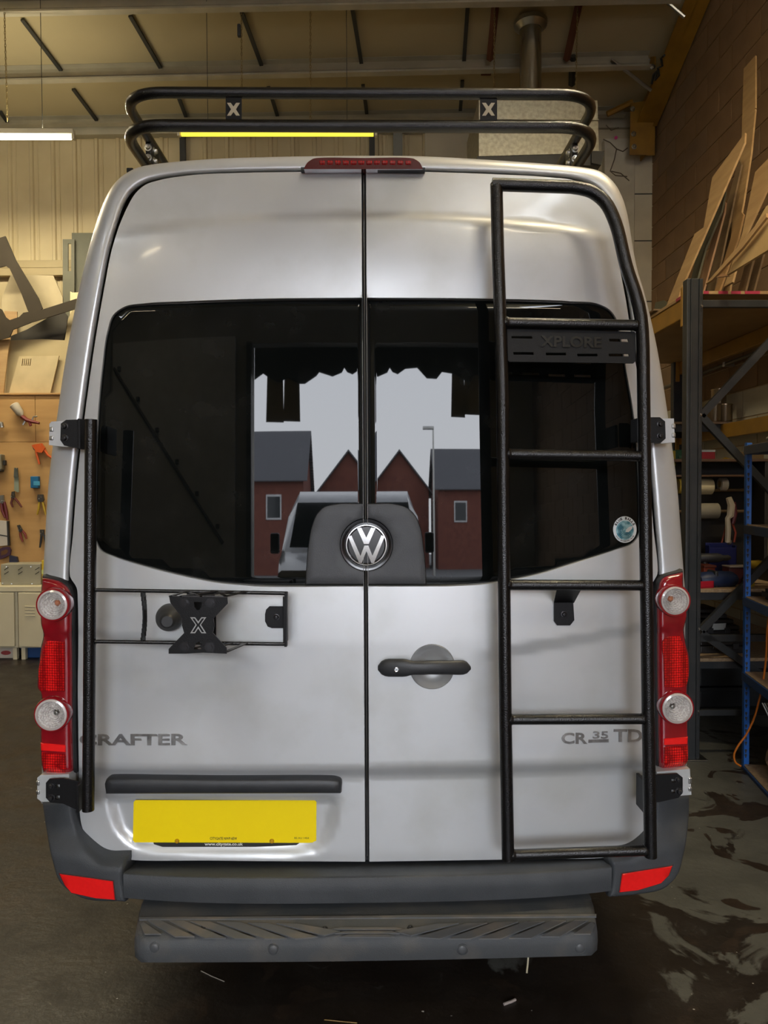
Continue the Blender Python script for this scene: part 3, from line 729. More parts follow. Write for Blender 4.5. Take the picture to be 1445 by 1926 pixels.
# bumper corners: outline from the picture, curling forward round the side
for outl, refl, seam in (([(77, 1507, 'c'), (83, 1552), (96, 1621), (112, 1665), (147, 1690), (236, 1700, 'c'), (230, 1650), (233, 1621, 'c'), (197, 1617), (170, 1602), (152, 1577), (140, 1545), (134, 1507, 'c')],
                      [(112, 1643), (213, 1657), (217, 1692), (180, 1689), (135, 1679), (122, 1664)], 0),
                   ([(1299, 1494, 'c'), (1298, 1545), (1289, 1608), (1276, 1650), (1255, 1672), (1200, 1686), (1146, 1691, 'c'), (1152, 1650), (1150, 1615, 'c'), (1190, 1606), (1216, 1588), (1228, 1560), (1233, 1500, 'c')],
                      [(1170, 1643), (1265, 1628), (1258, 1646), (1243, 1661), (1200, 1674), (1165, 1678)], 0)):
    def cf(x, z):
        ax = abs(x); base = bumper_y(x) + .35 * max(0, z - .56) * float(sstep(.93, .72, ax)) * 1.0
        base += .04 * float(sstep(.545, .62, z)) + 2.4 * max(0, ax - .93) ** 2 * 1.2
        ledge = .05 * float(sstep(.525, .56, z)) * float(sstep(.88, .76, ax)); return base + ledge
    o_ = [(p.x, p.z) for p in (onsurf(q[0], q[1], cf) for q in smooth(outl, 8, True))]
    cn = skin_panel('bumper_corner', o_, cf, BUMPM, van, rings=((0, .02), (.003, .006), (.009, .001), (.014, 0)), grid=.016, skirt=.10)
    r_ = [(p.x, p.z) for p in (onsurf(q[0], q[1], cf) for q in smooth([(*q, 'c') for q in refl], 8, True))]
    skin_panel('reflector_rim', offset(r_, -.0035), cf, M('reflector_rim', (.06, .03, .03), .5), cn, rings=((0, .003), (.002, 0)), grid=.02, skirt=.01, off=-.0015)
    skin_panel('bumper_reflector', r_, cf, REFL, cn, rings=((0, .003), (.002, 0)), grid=.02, skirt=.01, off=-.004)
# rear step under the bumper
bm = nb(); rows = []
for k in range(61):
    f = k / 60; x = -.685 + f * 1.37; e = max(0, abs(x + .0) - .635) / .050; q = math.sqrt(max(0, 1 - e * e)) if e > 0 else 1
    yf = .02 - (.175) * (.30 + .70 * q); zb = .311 + .02 * (1 - q) - .006 * math.cos(x / .68 * math.pi / 2) + .004; zt = .394
    x_ = x * 1.01
    rows.append([V((x_, .06, zt + .012)), V((x_, .0, zt + .006)), V((x_, yf + .030, zt + .001)), V((x_, yf + .010, zt - .004)), V((x_, yf + .001, zt - .014)), V((x_, yf - .003, (zt + zb) / 2)), V((x_, yf + .003, zb + .006)), V((x_, yf + .014, zb)), V((x_, .05, zb + .005))])
curve_rows(bm, rows)
stp = obj('rear_step', bm, M('dusty_step_plastic', (0.055, 0.060, 0.064), 0.6, 0, (0.11, 0.10, 0.085), 6, 8, .5, .8, bump=.2, bscale=420), van, smooth=True, angle=50)
TREAD = M('step_tread', (0.10, 0.105, 0.11), 0.5, 0, (0.17, 0.15, 0.125), 9, 6, .5, .75)
def stepP(px, py): return atZ(px, py, .3975)
for mir in (0, 1):
    base = [[(264, 1739), (270, 1735), (303, 1757), (272, 1757)], [(276, 1731), (300, 1731), (366, 1762), (330, 1762)], [(318, 1732), (345, 1732), (425, 1765), (385, 1765)],
            [(358, 1733), (395, 1734), (482, 1766), (442, 1766)], [(408, 1734), (452, 1735), (540, 1766), (498, 1766)], [(466, 1736), (505, 1737), (598, 1763), (556, 1766)],
            [(520, 1737), (560, 1738), (640, 1752), (610, 1760)]]
    for b in base:
        q = [(1383 - x, y) for x, y in b] if mir else b
        P = [stepP(*p) for p in q]
        bm = nb(); plate_bm(bm, [(p.x, p.y) for p in P], (0, 0, .3955), (1, 0, 0), (0, 1, 0), .0035, n=(0, 0, 1))
        obj('tread_rib', bm, TREAD, stp)
for k in range(3):
    y0 = 1745 + k * 7; P = [stepP(p, q) for p, q in ((640 + k * 8, y0), (745 - k * 8, y0), (760 - k * 8, y0 + 4), (622 + k * 8, y0 + 4))]
    obj('tread_rib', plate_bm(nb(), [(p.x, p.y) for p in P], (0, 0, .3955), (1, 0, 0), (0, 1, 0), .0035, n=(0, 0, 1)), TREAD, stp)
bm = nb(); P = [stepP(p, q) for p, q in ((262, 1727), (1122, 1721), (1122, 1725), (262, 1731))]
plate_bm(bm, [(p.x, p.y) for p in P], (0, 0, .3955), (1, 0, 0), (0, 1, 0), .005, n=(0, 0, 1)); obj('step_ridge', bm, TREAD, stp)
for x, y in ((384, 1742), (611, 1745), (772, 1743), (996, 1735)):
    p = stepP(x, y); bm = nb(); lathe(bm, [(0, -.001), (.004, -.001), (.005, .001), (.0085, .001), (.009, -.002)], (p.x, p.y, .3965), (0, 0, 1), 16); obj('step_screw', bm, INK, stp, smooth=True)
for x in (291, 514, 870, 1091):
    p = atY(x, 1783 + (3 if 400 < x < 1000 else 0), -.157 if 400 < x < 1000 else -.155)
    bm = nb(); lathe(bm, [(0, -.004), (.010, -.004), (.013, -.002), (.015, .0015), (.0165, -.001), (.018, .004)], p, (0, 1, 0), 24); obj('parking_sensor', bm, M('sensor_grey', (.075, .08, .085), .45), stp, smooth=True)
# underbody and wheels
bm = nb(); box(bm, (-.58, .35, .30), (.58, 4.9, .60)); obj('chassis', bm, SEAL, van)
for y in (1.05, 4.3):
    for s in (-1, 1):
        bm = nb(); lathe(bm, [(.20, -.11), (.30, -.11), (.335, -.09), (.347, -.05), (.35, 0), (.347, .05), (.335, .09), (.30, .11), (.20, .11)], (s * .84, y, .35), (1, 0, 0), 40)
        w = obj('wheel', bm, TYRE, van, smooth=True)
        bm = nb(); lathe(bm, [(.20, -.08), (.20, .08), (.17, .05), (.06, .03), (0, .03)], (s * .84, y, .35), (s, 0, 0), 32); obj('wheel_rim', bm, STEEL, w, smooth=True)
# ---------------------------------------------------------------- ladder on the right door
lad = thing('rear_ladder', 'tall black tubular ladder bolted over the right rear door of the van', 'ladder', (.62, -.12, .63))
def lady(z): return -.115 + (0.10 * max(0, z - 1.93) ** 1.15 * 1.0 + .05 * max(0, z - 2.4)) 
def onl(px, py, off=0.0): return onsurf(px, py, lambda x, z: lady(z), off)
lr = [onl(956, 1616), onl(951, 1350), onl(948.5, 1100), onl(946.5, 850), onl(946, 745), onl(942, 620), onl(937, 480), onl(934, 346)]
obj('ladder_rail', tube(nb(), fillet(lr, {4: .12}, 6), .0185, 16), BLACKC, lad, smooth=True)
top = [onl(926, 347), onl(1075, 352), onl(1130, 372), onl(1158, 420), onl(1178, 500), onl(1206, 598), onl(1211, 745), onl(1213, 900), onl(1216, 1100), onl(1219.5, 1350), onl(1224, 1611)]
sm = []
for i in range(len(top) - 1):
    p0 = top[max(i - 1, 0)]; a = top[i]; b = top[i + 1]; p3 = top[min(i + 2, len(top) - 1)]
    for t in (0, .2, .4, .6, .8):
        sm.append(0.5 * (2*a + (b-p0)*t + (2*p0-5*a+4*b-p3)*t*t + (3*a-p0-3*b+p3)*t**3) if 0 < i < 6 else a + (b - a) * t)
sm.append(top[-1])
obj('ladder_rail', tube(nb(), sm, .0185, 16), BLACKC, lad, smooth=True)
for (xa, ya, xb, yb_) in ((943, 607, 1206, 612), (947, 854, 1212, 858), (948, 1100, 1216, 1101), (951, 1353, 1219, 1352), (956, 1608, 1223, 1599)):
    obj('rung', tube(nb(), [onl(xa, ya), onl(xb, yb_)], .0155, 14), BLACKC, lad, smooth=True)
    for (x, y) in ((xa + 10, ya), (xb - 10, yb_)):
        bm = nb(); lathe(bm, [(.0158, 0), (.0175, .004), (.0158, .010)], onl(x, y) - V((.004, 0, 0)), (1, 0, 0), 14); obj('weld_bead', bm, BLACKC, lad, smooth=True)
slots = [[(962, 633), (1000, 633), (1002, 638), (962, 637)], [(1145, 638), (1180, 638), (1182, 644), (1146, 643)]] + [[(x, y), (x + 38, y), (x + 39, y + 5), (x + 1, y + 5)] for x, y in ((965, 663), (1026, 664), (1085, 666), (1144, 666))]
xp = pxplate('sign_plate', [(953, 621), (957, 617), (1193, 625), (1195, 628), (1195, 680), (1191, 684), (958, 681), (954, 677)], lambda a, b: onplane(a, b, onl(1070, 650) + V((0, .010, 0)), (0, 1, -.12)), .004, BLACKF, lad, holes=slots)
q = lambda a, b: onplane(a, b, onl(1070, 650) + V((0, .0030, 0)), (0, 1, -.12))
lettering('cut_lettering', 'XPLORE', q(1017, 652), q(1132, 655), q(1017, 630.5), M('deep_black', (.001, .001, .001), .25), xp, .0006, .03)
def pk2(name, pxs, Y, th, mat, par, holes=()): return pxplate(name, pxs, lambda a, b: atY(a, b, Y), th, mat, par, holes)
# bracket under the middle rung
br = pk2('door_bracket', [(1042, 1133), (1078, 1133), (1080, 1166), (1072, 1176), (1048, 1176), (1042, 1168)], on(1060, 1150).y - .006, .004, BLACKF, lad)
a1 = atY(1042, 1134, on(1060, 1150).y - .008); a2 = atY(1080, 1134, on(1060, 1150).y - .008); b1 = onl(1048, 1108); b2 = onl(1094, 1108)
bm = nb(); vs = [bm.verts.new(p) for p in (a1, a2, b2, b1)]; ws = [bm.verts.new(p + V((0, .0, .005))) for p in (a1, a2, b2, b1)]
bm.faces.new(vs); bm.faces.new(ws[::-1])
for i in range(4): bm.faces.new((vs[i], vs[(i + 1) % 4], ws[(i + 1) % 4], ws[i]))
obj('bracket_arm', bm, BLACKF, br)
def bolt(p, r, par, mat=BLACKF, ax=(0, -1, 0), hexa=False):
    bm = nb(); lathe(bm, [(r * 1.5, 0), (r * 1.5, r * .3), (r * 1.05, r * .35), (r, r * .9), (r * .7, r * 1.4), (0, r * 1.5)] if not hexa else [(r * 1.6, 0), (r * 1.6, r * .3), (r, r * .3), (r * .98, r * 1.1), (0, r * 1.1)], p, ax, 6 if hexa else 18)
    return obj('bolt', bm, mat, par, smooth=not hexa)
BOLTM = M('black_bolt', (0.035, 0.035, 0.038), 0.2, 0.4)
bolt(atY(1061, 1155, on(1060, 1150).y - .011), .0065, br, BOLTM)
b = pk2('door_bracket', [(1199, 785), (1240, 785), (1250, 793), (1251, 825), (1242, 833), (1199, 833)], -.012, .006, BLACKF, lad); bolt(atY(1242, 798, -.018), .007, b, BOLTM); bolt(atY(1242, 820, -.018), .007, b, BOLTM)
bm = bbox((atY(1196, 800, -.05).x, -.11, atY(1196, 832, -.05).z), (atY(1203, 800, -.05).x, -.006, atY(1196, 787, -.05).z), .002); obj('bracket_web', bm, BLACKF, b)
b = pk2('door_bracket', [(1199, 1459), (1274, 1454), (1283, 1461), (1283, 1490), (1275, 1499), (1240, 1507), (1199, 1511)], -.022, .006, BLACKF, lad, holes=([(1262, 1464), (1270, 1464), (1270, 1470), (1262, 1470)], [(1262, 1484), (1270, 1484), (1270, 1490), (1262, 1490)])); bolt(atY(1275, 1466, -.028), .006, b, BOLTM); bolt(atY(1277, 1488, -.028), .008, b, BOLTM)
obj('bracket_web', bbox((atY(1201, 1460, -.03).x, -.10, atY(1201, 1518, -.03).z), (atY(1207, 1460, -.03).x, -.01, atY(1201, 1458, -.03).z), .002), BLACKF, b)

# ---------------------------------------------------------------- carrier on the left door
car = thing('carrier_frame', 'black tubular carrier with a hinged upright tube on the left rear door', 'carrier', (-.82, -.1, .78))
def ct(px, py, Y=-.085): return atY(px, py, Y)
obj('upright_tube', tube(nb(), [ct(171.5, 789), ct(170, 1000), ct(168, 1300), ct(166, 1524)], .0172, 16), BLACKC, car, smooth=True)
up = 0
obj('carrier_rail', tube(nb(), [ct(172, 1109.5), ct(350, 1112.5), ct(541, 1116)], .0056, 10), BLACKC, car, smooth=True)
obj('carrier_rail', tube(nb(), [ct(172, 1206.5), ct(350, 1209), ct(541, 1211.5)], .0056, 10), BLACKC, car, smooth=True)
pk2('end_bar', [(537, 1113), (542, 1113), (541, 1214), (536.5, 1214)], -.085, .02, BLACKF, car)
for y in (1111, 1207):
    for s in (-1, 1):
        bm = nb(); lathe(bm, [(0, -.003), (.004, 0), (0, .003)], ct(181, y + s * 3.5), (1, 0, 0), 8); obj('weld_bead', bm, STEEL, car, smooth=True)
cur = [ct(267 + 4 * math.sin(math.pi * t), 1113 + t * 94, -.083) for t in np.linspace(0, 1, 12)]
bm = nb(); 
for a, b in zip(cur, cur[1:]): box(bm, (min(a.x, b.x) - .002, -.09, b.z), (max(a.x, b.x) + .002, -.06, a.z))
obj('curved_stay', bm, BLACKF, car)
obj('thin_stay', tube(nb(), [ct(273, 1122, -.07), ct(274, 1196, -.07)], .0018, 6), BLACKF, car, smooth=True)
b = pk2('door_bracket', [(538, 1140), (507, 1140), (501, 1146), (499, 1155), (499, 1168), (504, 1178), (512, 1181), (538, 1181)], -.012, .005, BLACKF, car); bolt(atY(520, 1160.5, -.018), .0065, b, BOLTM)
obj('bracket_web', bbox((atY(536, 1120, -.03).x, -.082, atY(536, 1207, -.03).z), (atY(540, 1120, -.03).x, -.01, atY(536, 1118, -.03).z), .001), BLACKF, b)
# upper and lower hinge brackets of the upright
b = pk2('hinge_bracket', [(160, 789), (126, 790), (116, 797), (115, 828), (122, 838), (140, 842), (160, 846)], -.012, .006, BLACKF, car); bolt(atY(122, 802, -.018), .0075, b, BOLTM); bolt(atY(122, 824, -.018), .0075, b, BOLTM)
obj('bracket_web', bbox((atY(157, 800, -.03).x, -.075, atY(157, 846, -.03).z), (atY(162, 800, -.03).x, -.01, atY(157, 790, -.03).z), .002), BLACKF, b)
b = pk2('hinge_bracket', [(88, 1471), (94, 1464), (118, 1463), (158, 1471), (158, 1521), (142, 1520), (120, 1510), (96, 1508), (88, 1499)], -.024, .006, BLACKF, car, holes=([(106, 1474), (114, 1474), (114, 1481), (106, 1481)], [(106, 1495), (114, 1495), (114, 1502), (106, 1502)]))
bolt(atY(97, 1478, -.030), .006, b, BOLTM); bolt(atY(97, 1500, -.030), .0075, b, BOLTM)
obj('bracket_web', bbox((atY(150, 1480, -.05).x, -.08, atY(150, 1520, -.05).z), (atY(156, 1480, -.05).x, -.02, atY(150, 1470, -.05).z), .002), BLACKF, b)
# rubber buffer
bm = nb(); c = on(318, 1163, 0); c.y = -.02
lathe(bm, [(0, -.075), (.016, -.075), (.021, -.070), (.024, -.06), (.031, -.045), (.038, -.025), (.0405, -.005), (.040, .02)], atY(319, 1161, -.0), (-.18, 1, 0), 36)
obj('rubber_buffer', bm, M('black_rubber', (.018, .018, .018), .5), car, smooth=True)
# folded mount with its X-shaped face plate
FY = -.165
face = [(319, 1122), (428, 1123), (429, 1135), (402, 1163), (404, 1176), (401, 1190), (427, 1218), (427, 1229), (405, 1228), (382, 1227), (350, 1229), (318, 1229), (318, 1220), (347, 1190), (343, 1176), (344, 1162), (321, 1133)]
def sp(l, dx=0, dy=0): return [(x + dx, y + dy) for x, y in l]
h1 = [(365, 1132), (381, 1132), (380, 1140), (375, 1147), (371, 1147), (366, 1140)]; h2 = [(365, 1221), (369, 1210), (375, 1206), (381, 1211), (376, 1215), (380, 1221)]
fp = pxplate('face_plate', sp(face), lambda a, b: atY(a, b, FY), .004, BLACKF, car, holes=(h1, h2))
xo = [(358, 1161), (367, 1161), (373, 1169), (379, 1161), (388, 1161), (378, 1175), (388, 1191), (379, 1191), (373, 1182), (367, 1191), (358, 1191), (368, 1175)]
xi = [(361.5, 1163), (366, 1163), (373, 1173), (380, 1163), (384.5, 1163), (375.8, 1175.5), (384.5, 1189), (380, 1189), (373, 1178), (366, 1189), (361.5, 1189), (370.2, 1175.5)]
pxplate('emblem_outline', xo, lambda a, b: atY(a, b, FY - .0042), .0008, STEEL, fp, holes=(xi,))
for x, y in ((348, 1134), (396, 1134), (348, 1217), (395, 1217)): bolt(atY(x, y, FY - .004), .0095, fp, BOLTM, hexa=True)
WEBM = M('satin_black_web', (.03, .03, .032), .25, 0, spec=.9)
def slab(name, quad, th, up):
    bm = nb(); A = [bm.verts.new(p) for p in quad]; B = [bm.verts.new(p + V(up) * th) for p in quad]
    bm.faces.new(A); bm.faces.new(B[::-1])
    for i in range(len(quad)): bm.faces.new((A[i], A[(i + 1) % len(quad)], B[(i + 1) % len(quad)], B[i]))
    return obj(name, bm, WEBM, car)
# truss webs top and bottom between the face plate and the rails
for (yf, yr) in ((1122.5, 1113), (1227, 1210)):
    F = lambda x: atY(x, yf, FY); Rr = lambda x: atY(x, yr, -.085)
    for (xf, xr, w) in ((321, 352, 7), (378, 350, 5), (340, 405, 5), (427, 405, 5), (378, 440, 5), (425, 465, 8)):
        slab('truss_web', [F(xf - w / 2), F(xf + w / 2), Rr(xr + w / 2), Rr(xr - w / 2)], .003, (0, 0, 1))
    slab('truss_web', [F(319), F(428), atY(428, yf, FY + .008), atY(319, yf, FY + .008)], .003, (0, 0, 1))
pk2('back_plate', [(352, 1113), (404, 1113), (407, 1160), (407, 1212), (352, 1212)], -.083, .004, BLACKF, car)

# ---------------------------------------------------------------- roof rack
rk = thing('roof_rack', 'black double-tube roof rack over the rear edge of the van roof', 'roof rack', (0, 1.8, 2.75))
RY = .26
def ring(pyc, rpx, name, lowx):
    z = atY(690, pyc, RY).z; xl = atY(214, pyc, RY).x + .018; xr = atY(1141, pyc, RY).x - .018
    pts = [V((xl, 3.9, z)), V((xl, RY, z)), V((xr, RY, z)), V((xr, 3.9, z))]
    pts = fillet(pts, {1: .17, 2: .17}, 12); pts += [pts[0]]
    full = fillet([V((0, 3.9, z)), V((xl, 3.9, z)), V((xl, RY, z)), V((xr, RY, z)), V((xr, 3.9, z)), V((0.0001, 3.9, z))], {1: .17, 2: .15, 3: .15, 4: .17}, 12)
    obj(name, tube(nb(), full[:-1], rpx, 16, closed=True), BLACKC, rk, smooth=True); return xl, xr, z
xl, xr, z1 = ring(176, .0180, 'perimeter_tube', 0); _, _, z0 = ring(237.5, .0195, 'perimeter_tube', 0)
for (x0, x1, xc) in ((425, 455, 439.5), (903, 935, 919)):
    xs = [(xc + dx, 206 + dy) for dx, dy in ((-12, -12), (-5, -12), (0, -5), (5, -12), (12, -12), (4.5, 0), (12, 12), (5, 12), (0, 5), (-5, 12), (-12, 12), (-4.5, 0))]
    cp = pk2('emblem_plate', [(x0, 180), (x1, 180), (x1, 228), (x0, 228)], RY, .004, BLACKF, rk)
    pk2('emblem_letter', xs, RY - .0045, .002, M('cream_print', (.55, .50, .36), .5), cp)
for s, x in ((-1, xl), (1, xr)):
    for y in (.62, 1.6, 2.6, 3.5):
        p = obj('joining_bracket', bbox((x - .012, y - .05, z0), (x + .012, y + .05, z1), .006), BLACKF, rk)
        if y < 1:
            for zz in (z0 + .035, z1 - .035): bolt(V((x - s * .012, y - .02, zz)), .010, p, STEEL, ax=(-s, 0, 0)); bolt(V((x , y - .05, zz)), .009, p, STEEL, ax=(0, -1, 0))
        ft = obj('roof_foot', bbox((x - s * .10 - .02, y - .05, 2.70), (x - s * .10 + .02, y + .05, z0 - .02), .005), BLACKF, rk)
        box_ = obj('foot_arm', bbox((min(x, x - s * .12), y - .02, z0 - .03), (max(x, x - s * .12), y + .02, z0 - .005), .004), BLACKF, rk)
for k in range(8):
    y = .7 + k * .42; obj('cross_bar', bbox((xl, y - .02, z0 - .014), (xr, y + .02, z0 + .008), .004), BLACKF, rk)
c = atY(245, 322, .28); obj('roof_foot', bbox((c.x - .010, .27, c.z - .008), (c.x + .012, .31, c.z + .008), .003), BLACKF, rk)
# ---------------------------------------------------------------- building shell
def struct(name, bm, mat, parent=None, **k):
    o = obj(name, bm, mat, parent, **k)
    if parent is None: o['kind'] = 'structure'
    return o
XL, XR = -8.0, 3.06
def floor_mat():
    m = bpy.data.materials.new('stained_concrete'); m.use_nodes = True; nt = m.node_tree; b = nt.nodes['Principled BSDF']; L = nt.links.new
    tc = nt.nodes.new('ShaderNodeTexCoord')
    def noise(sc, det=6, dist=0.0, rough=.6, off=0):
        mp = nt.nodes.new('ShaderNodeMapping'); mp.inputs['Location'].default_value = (off, off * .7, 0); L(tc.outputs['Object'], mp.inputs[0])
        n = nt.nodes.new('ShaderNodeTexNoise'); n.inputs['Scale'].default_value = sc; n.inputs['Detail'].default_value = det; n.inputs['Distortion'].default_value = dist; n.inputs['Roughness'].default_value = rough
        L(mp.outputs[0], n.inputs['Vector']); return n.outputs['Fac']
    def ramp(f, p0, p1, c0, c1):
        r = nt.nodes.new('ShaderNodeValToRGB'); r.color_ramp.elements[0].position = p0; r.color_ramp.elements[1].position = p1
        r.color_ramp.elements[0].color = (*c0, 1); r.color_ramp.elements[1].color = (*c1, 1); L(f, r.inputs[0]); return r.outputs[0]
    def mix(f, a, c):
        x = nt.nodes.new('ShaderNodeMix'); x.data_type = 'RGBA'; L(f, x.inputs[0]); L(a, x.inputs[6]); L(c, x.inputs[7]); return x.outputs[2]
    k0, k1 = (0, 0, 0), (1, 1, 1)
    brown = ramp(noise(2.5, 8), .35, .7, (.020, .0145, .0105), (.0125, .0095, .0075))
    grey = ramp(noise(4, 8, off=3), .35, .7, (.095, .095, .083), (.062, .062, .054))
    sx = nt.nodes.new('ShaderNodeSeparateXYZ'); L(tc.outputs['Object'], sx.inputs[0])
    # the bare grey concrete lies towards the right hand wall and the rear
    ma = nt.nodes.new('ShaderNodeMath'); ma.operation = 'MULTIPLY_ADD'; L(sx.outputs['Y'], ma.inputs[0]); ma.inputs[1].default_value = .05; ma.inputs[2].default_value = .0
    mb = nt.nodes.new('ShaderNodeMath'); mb.operation = 'MULTIPLY_ADD'; L(sx.outputs['X'], mb.inputs[0]); mb.inputs[1].default_value = .22; L(ma.outputs[0], mb.inputs[2])
    mc = nt.nodes.new('ShaderNodeMath'); mc.operation = 'ADD'; L(mb.outputs[0], mc.inputs[0]); L(noise(2.2, 6, .8, off=9), mc.inputs[1])
    edge = ramp(mc.outputs[0], .78, .81, k0, k1)
    c = mix(edge, brown, grey)
    # islands of brown stain left in the grey
    isl = ramp(noise(3.6, 5, 1.2, .5, 21), .585, .60, k0, k1)
    st = ramp(noise(9, 4, off=2), .4, .6, (.028, .019, .013), (.019, .013, .0095))
    c = mix(isl, c, st)
    scuff = ramp(noise(7, 10, 2.0, .75, 5), .60, .72, k0, (.55, .55, .55)); gry = ramp(noise(20), .4, .6, (.11, .11, .10), (.08, .08, .07))
    c = mix(scuff, c, gry)
    vo = nt.nodes.new('ShaderNodeTexVoronoi'); vo.inputs['Scale'].default_value = 11; mp = nt.nodes.new('ShaderNodeMapping'); L(tc.outputs['Object'], mp.inputs[0]); mp.inputs['Scale'].default_value = (1, 1.4, 1)
    L(mp.outputs[0], vo.inputs['Vector']); n2 = noise(60, 2); ad = nt.nodes.new('ShaderNodeMath'); ad.operation = 'MULTIPLY_ADD'; L(n2, ad.inputs[0]); ad.inputs[1].default_value = .10; L(vo.outputs['Distance'], ad.inputs[2])
    fleck = ramp(ad.outputs[0], .085, .095, k1, k0); wht = ramp(n2, .3, .7, (.38, .36, .32), (.25, .24, .22)); c = mix(fleck, c, wht)
    L(c, b.inputs['Base Color'])
    rr = nt.nodes.new('ShaderNodeMapRange'); L(noise(5, 6, off=14), rr.inputs['Value']); rr.inputs['From Min'].default_value = .3; rr.inputs['From Max'].default_value = .7; rr.inputs['To Min'].default_value = .30; rr.inputs['To Max'].default_value = .60; L(rr.outputs[0], b.inputs['Roughness'])
    bp = nt.nodes.new('ShaderNodeBump'); bp.inputs['Strength'].default_value = .35; bp.inputs['Distance'].default_value = .006; L(noise(30, 8), bp.inputs['Height']); L(bp.outputs[0], b.inputs['Normal'])
    b.inputs['Specular IOR Level'].default_value = .4
    return m
FLOOR = floor_mat()
struct('floor', box(nb(), (XL, DOOR_Y, -.12), (XR + .2, REAR_Y + .5, 0)), FLOOR)
# rear wall: trapezoid sheet ribs
bm = nb(); pitch = .243; x = XL; prof = []
while x < 1.35:
    prof += [(x, 0), (x + .085, 0), (x + .098, -.018), (x + .128, -.018), (x + .141, 0), (x + .170, 0), (x + .176, -.006), (x + .186, -.006), (x + .192, 0)]; x += pitch
prof.append((x, 0))
lo = [bm.verts.new((a, REAR_Y - SKEW * a + d, 0)) for a, d in prof]; hi = [bm.verts.new((a, REAR_Y - SKEW * a + d, EAVE_Z + .1)) for a, d in prof]
for i in range(len(prof) - 1): bm.faces.new((lo[i], lo[i + 1], hi[i + 1], hi[i]))
struct('wall_rear', bm, CREAM)
# lap joints between the cladding sheets: dark seams
bm = nb(); k = 0; x = XL + .0
seams = [(-7.4 + k * .972) for k in range(9)]
for x in seams: box(bm, (x - .004, REAR_Y - SKEW * x - .004, 0), (x + .004, REAR_Y - SKEW * x + .01, EAVE_Z))
struct('trim_1', bm, M('dark_seam', (.09, .075, .05), .6))
def flatrear(name, x0, x1, z0, z1, th, mat, parent=None, off=0.0):
    y0 = REAR_Y - SKEW * x0 - off; y1 = REAR_Y - SKEW * x1 - off; bm = nb()
    A = [bm.verts.new(p) for p in ((x0, y0 - th, z0), (x1, y1 - th, z0), (x1, y1 - th, z1), (x0, y0 - th, z1))]; B = [bm.verts.new(p) for p in ((x0, y0, z0), (x1, y1, z0), (x1, y1, z1), (x0, y0, z1))]
    bm.faces.new(A); bm.faces.new(B[::-1])
    for i in range(4): bm.faces.new((A[i], A[(i + 1) % 4], B[(i + 1) % 4], B[i]))
    return obj(name, bm, mat, parent)
wr = flatrear('wall_rear_boarded', .62, XR + .1, 0, EAVE_Z + .1, .06, M('cream_boarding', (0.52, 0.45, 0.31), 0.6, 0, (0.42, 0.36, 0.25), 1.5, 6), off=.0); wr['kind'] = 'structure'
a = rear(736, 300); b = rear(763, 300)
for px, mt in ((700, 0), (345, 0)):
    p = rear(px, 300, .03); q_ = flatrear('trim_2', p.x - .03, p.x + .03, 3.0, EAVE_Z, .05, DARKST, off=.02); q_['kind'] = 'structure'
p = rear(748, 290); q_ = flatrear('trim_3', p.x - .05, p.x + .05, 3.0, EAVE_Z, .05, M('grey_conduit', (.20, .20, .17), .5), off=.06); q_['kind'] = 'structure'
# white painted panel on the right with cracks
p0 = rear(1129, 280).x; p1 = rear(1184, 280).x
wp = flatrear('wall_rear_painted', p0, p1, 0, 5.45, .10, M('painted_panel', (.62, .58, .46), .6, 0, (.50, .46, .36), 5), off=.06); wp['kind'] = 'structure'
crack = M('cobweb_crack', (.16, .13, .09), .8)
for pts in ([(1135, 262), (1148, 268), (1160, 280), (1172, 285), (1181, 278)], [(1160, 280), (1156, 300), (1148, 322), (1158, 330), (1180, 332)], [(1140, 235), (1150, 245), (1164, 240)], [(1150, 322), (1168, 326), (1184, 340)]):
    obj('crack', tube(nb(), [rear(a, b, .165) for a, b in pts], .006, 4), crack, wp)
nk = tube(nb(), [rear(1159, 259, .17), rear(1159, 259, .18)], .018, 10); obj('pink_mark', nk, M('pink_paint', (.6, .03, .25), .5), wp)
# narrow boxed column at the corner
q0 = rear(1184, 380).x
bc = flatrear('trim_8', q0, XR + .02, 0, atY(1196, 292, 5.70).z, .10, M('boxing', (.55, .50, .38), .6, 0, (.46, .41, .31), 3), off=.06); bc['kind'] = 'structure'
for zz in (3.1, 3.7, 4.35, 4.85): flatrear('panel_joint', q0, XR, zz, zz + .012, .004, DARKST, bc, off=.161)
# rear wall horizontal rails
def railbox(px0, px1, py0, py1, off, th, mat, name):
    a = rear(px0, py0, off); b = rear(px1, py1, off); return flatrear(name, a.x, b.x, b.z, a.z, th, mat, off=off)
t = railbox(-80, 700, 494, 500, .02, .06, CREAMB, 'trim_4'); t['kind'] = 'structure'
t = railbox(-80, 700, 500, 510, .02, .03, DARKST, 'trim_5'); t['kind'] = 'structure'
t = railbox(-80, 700, 509, 515, .02, .07, CREAMB, 'trim_6'); t['kind'] = 'structure'
t = railbox(-300, 1190, 236, 248, .0, .10, PURL, 'trim_7'); t['kind'] = 'structure'
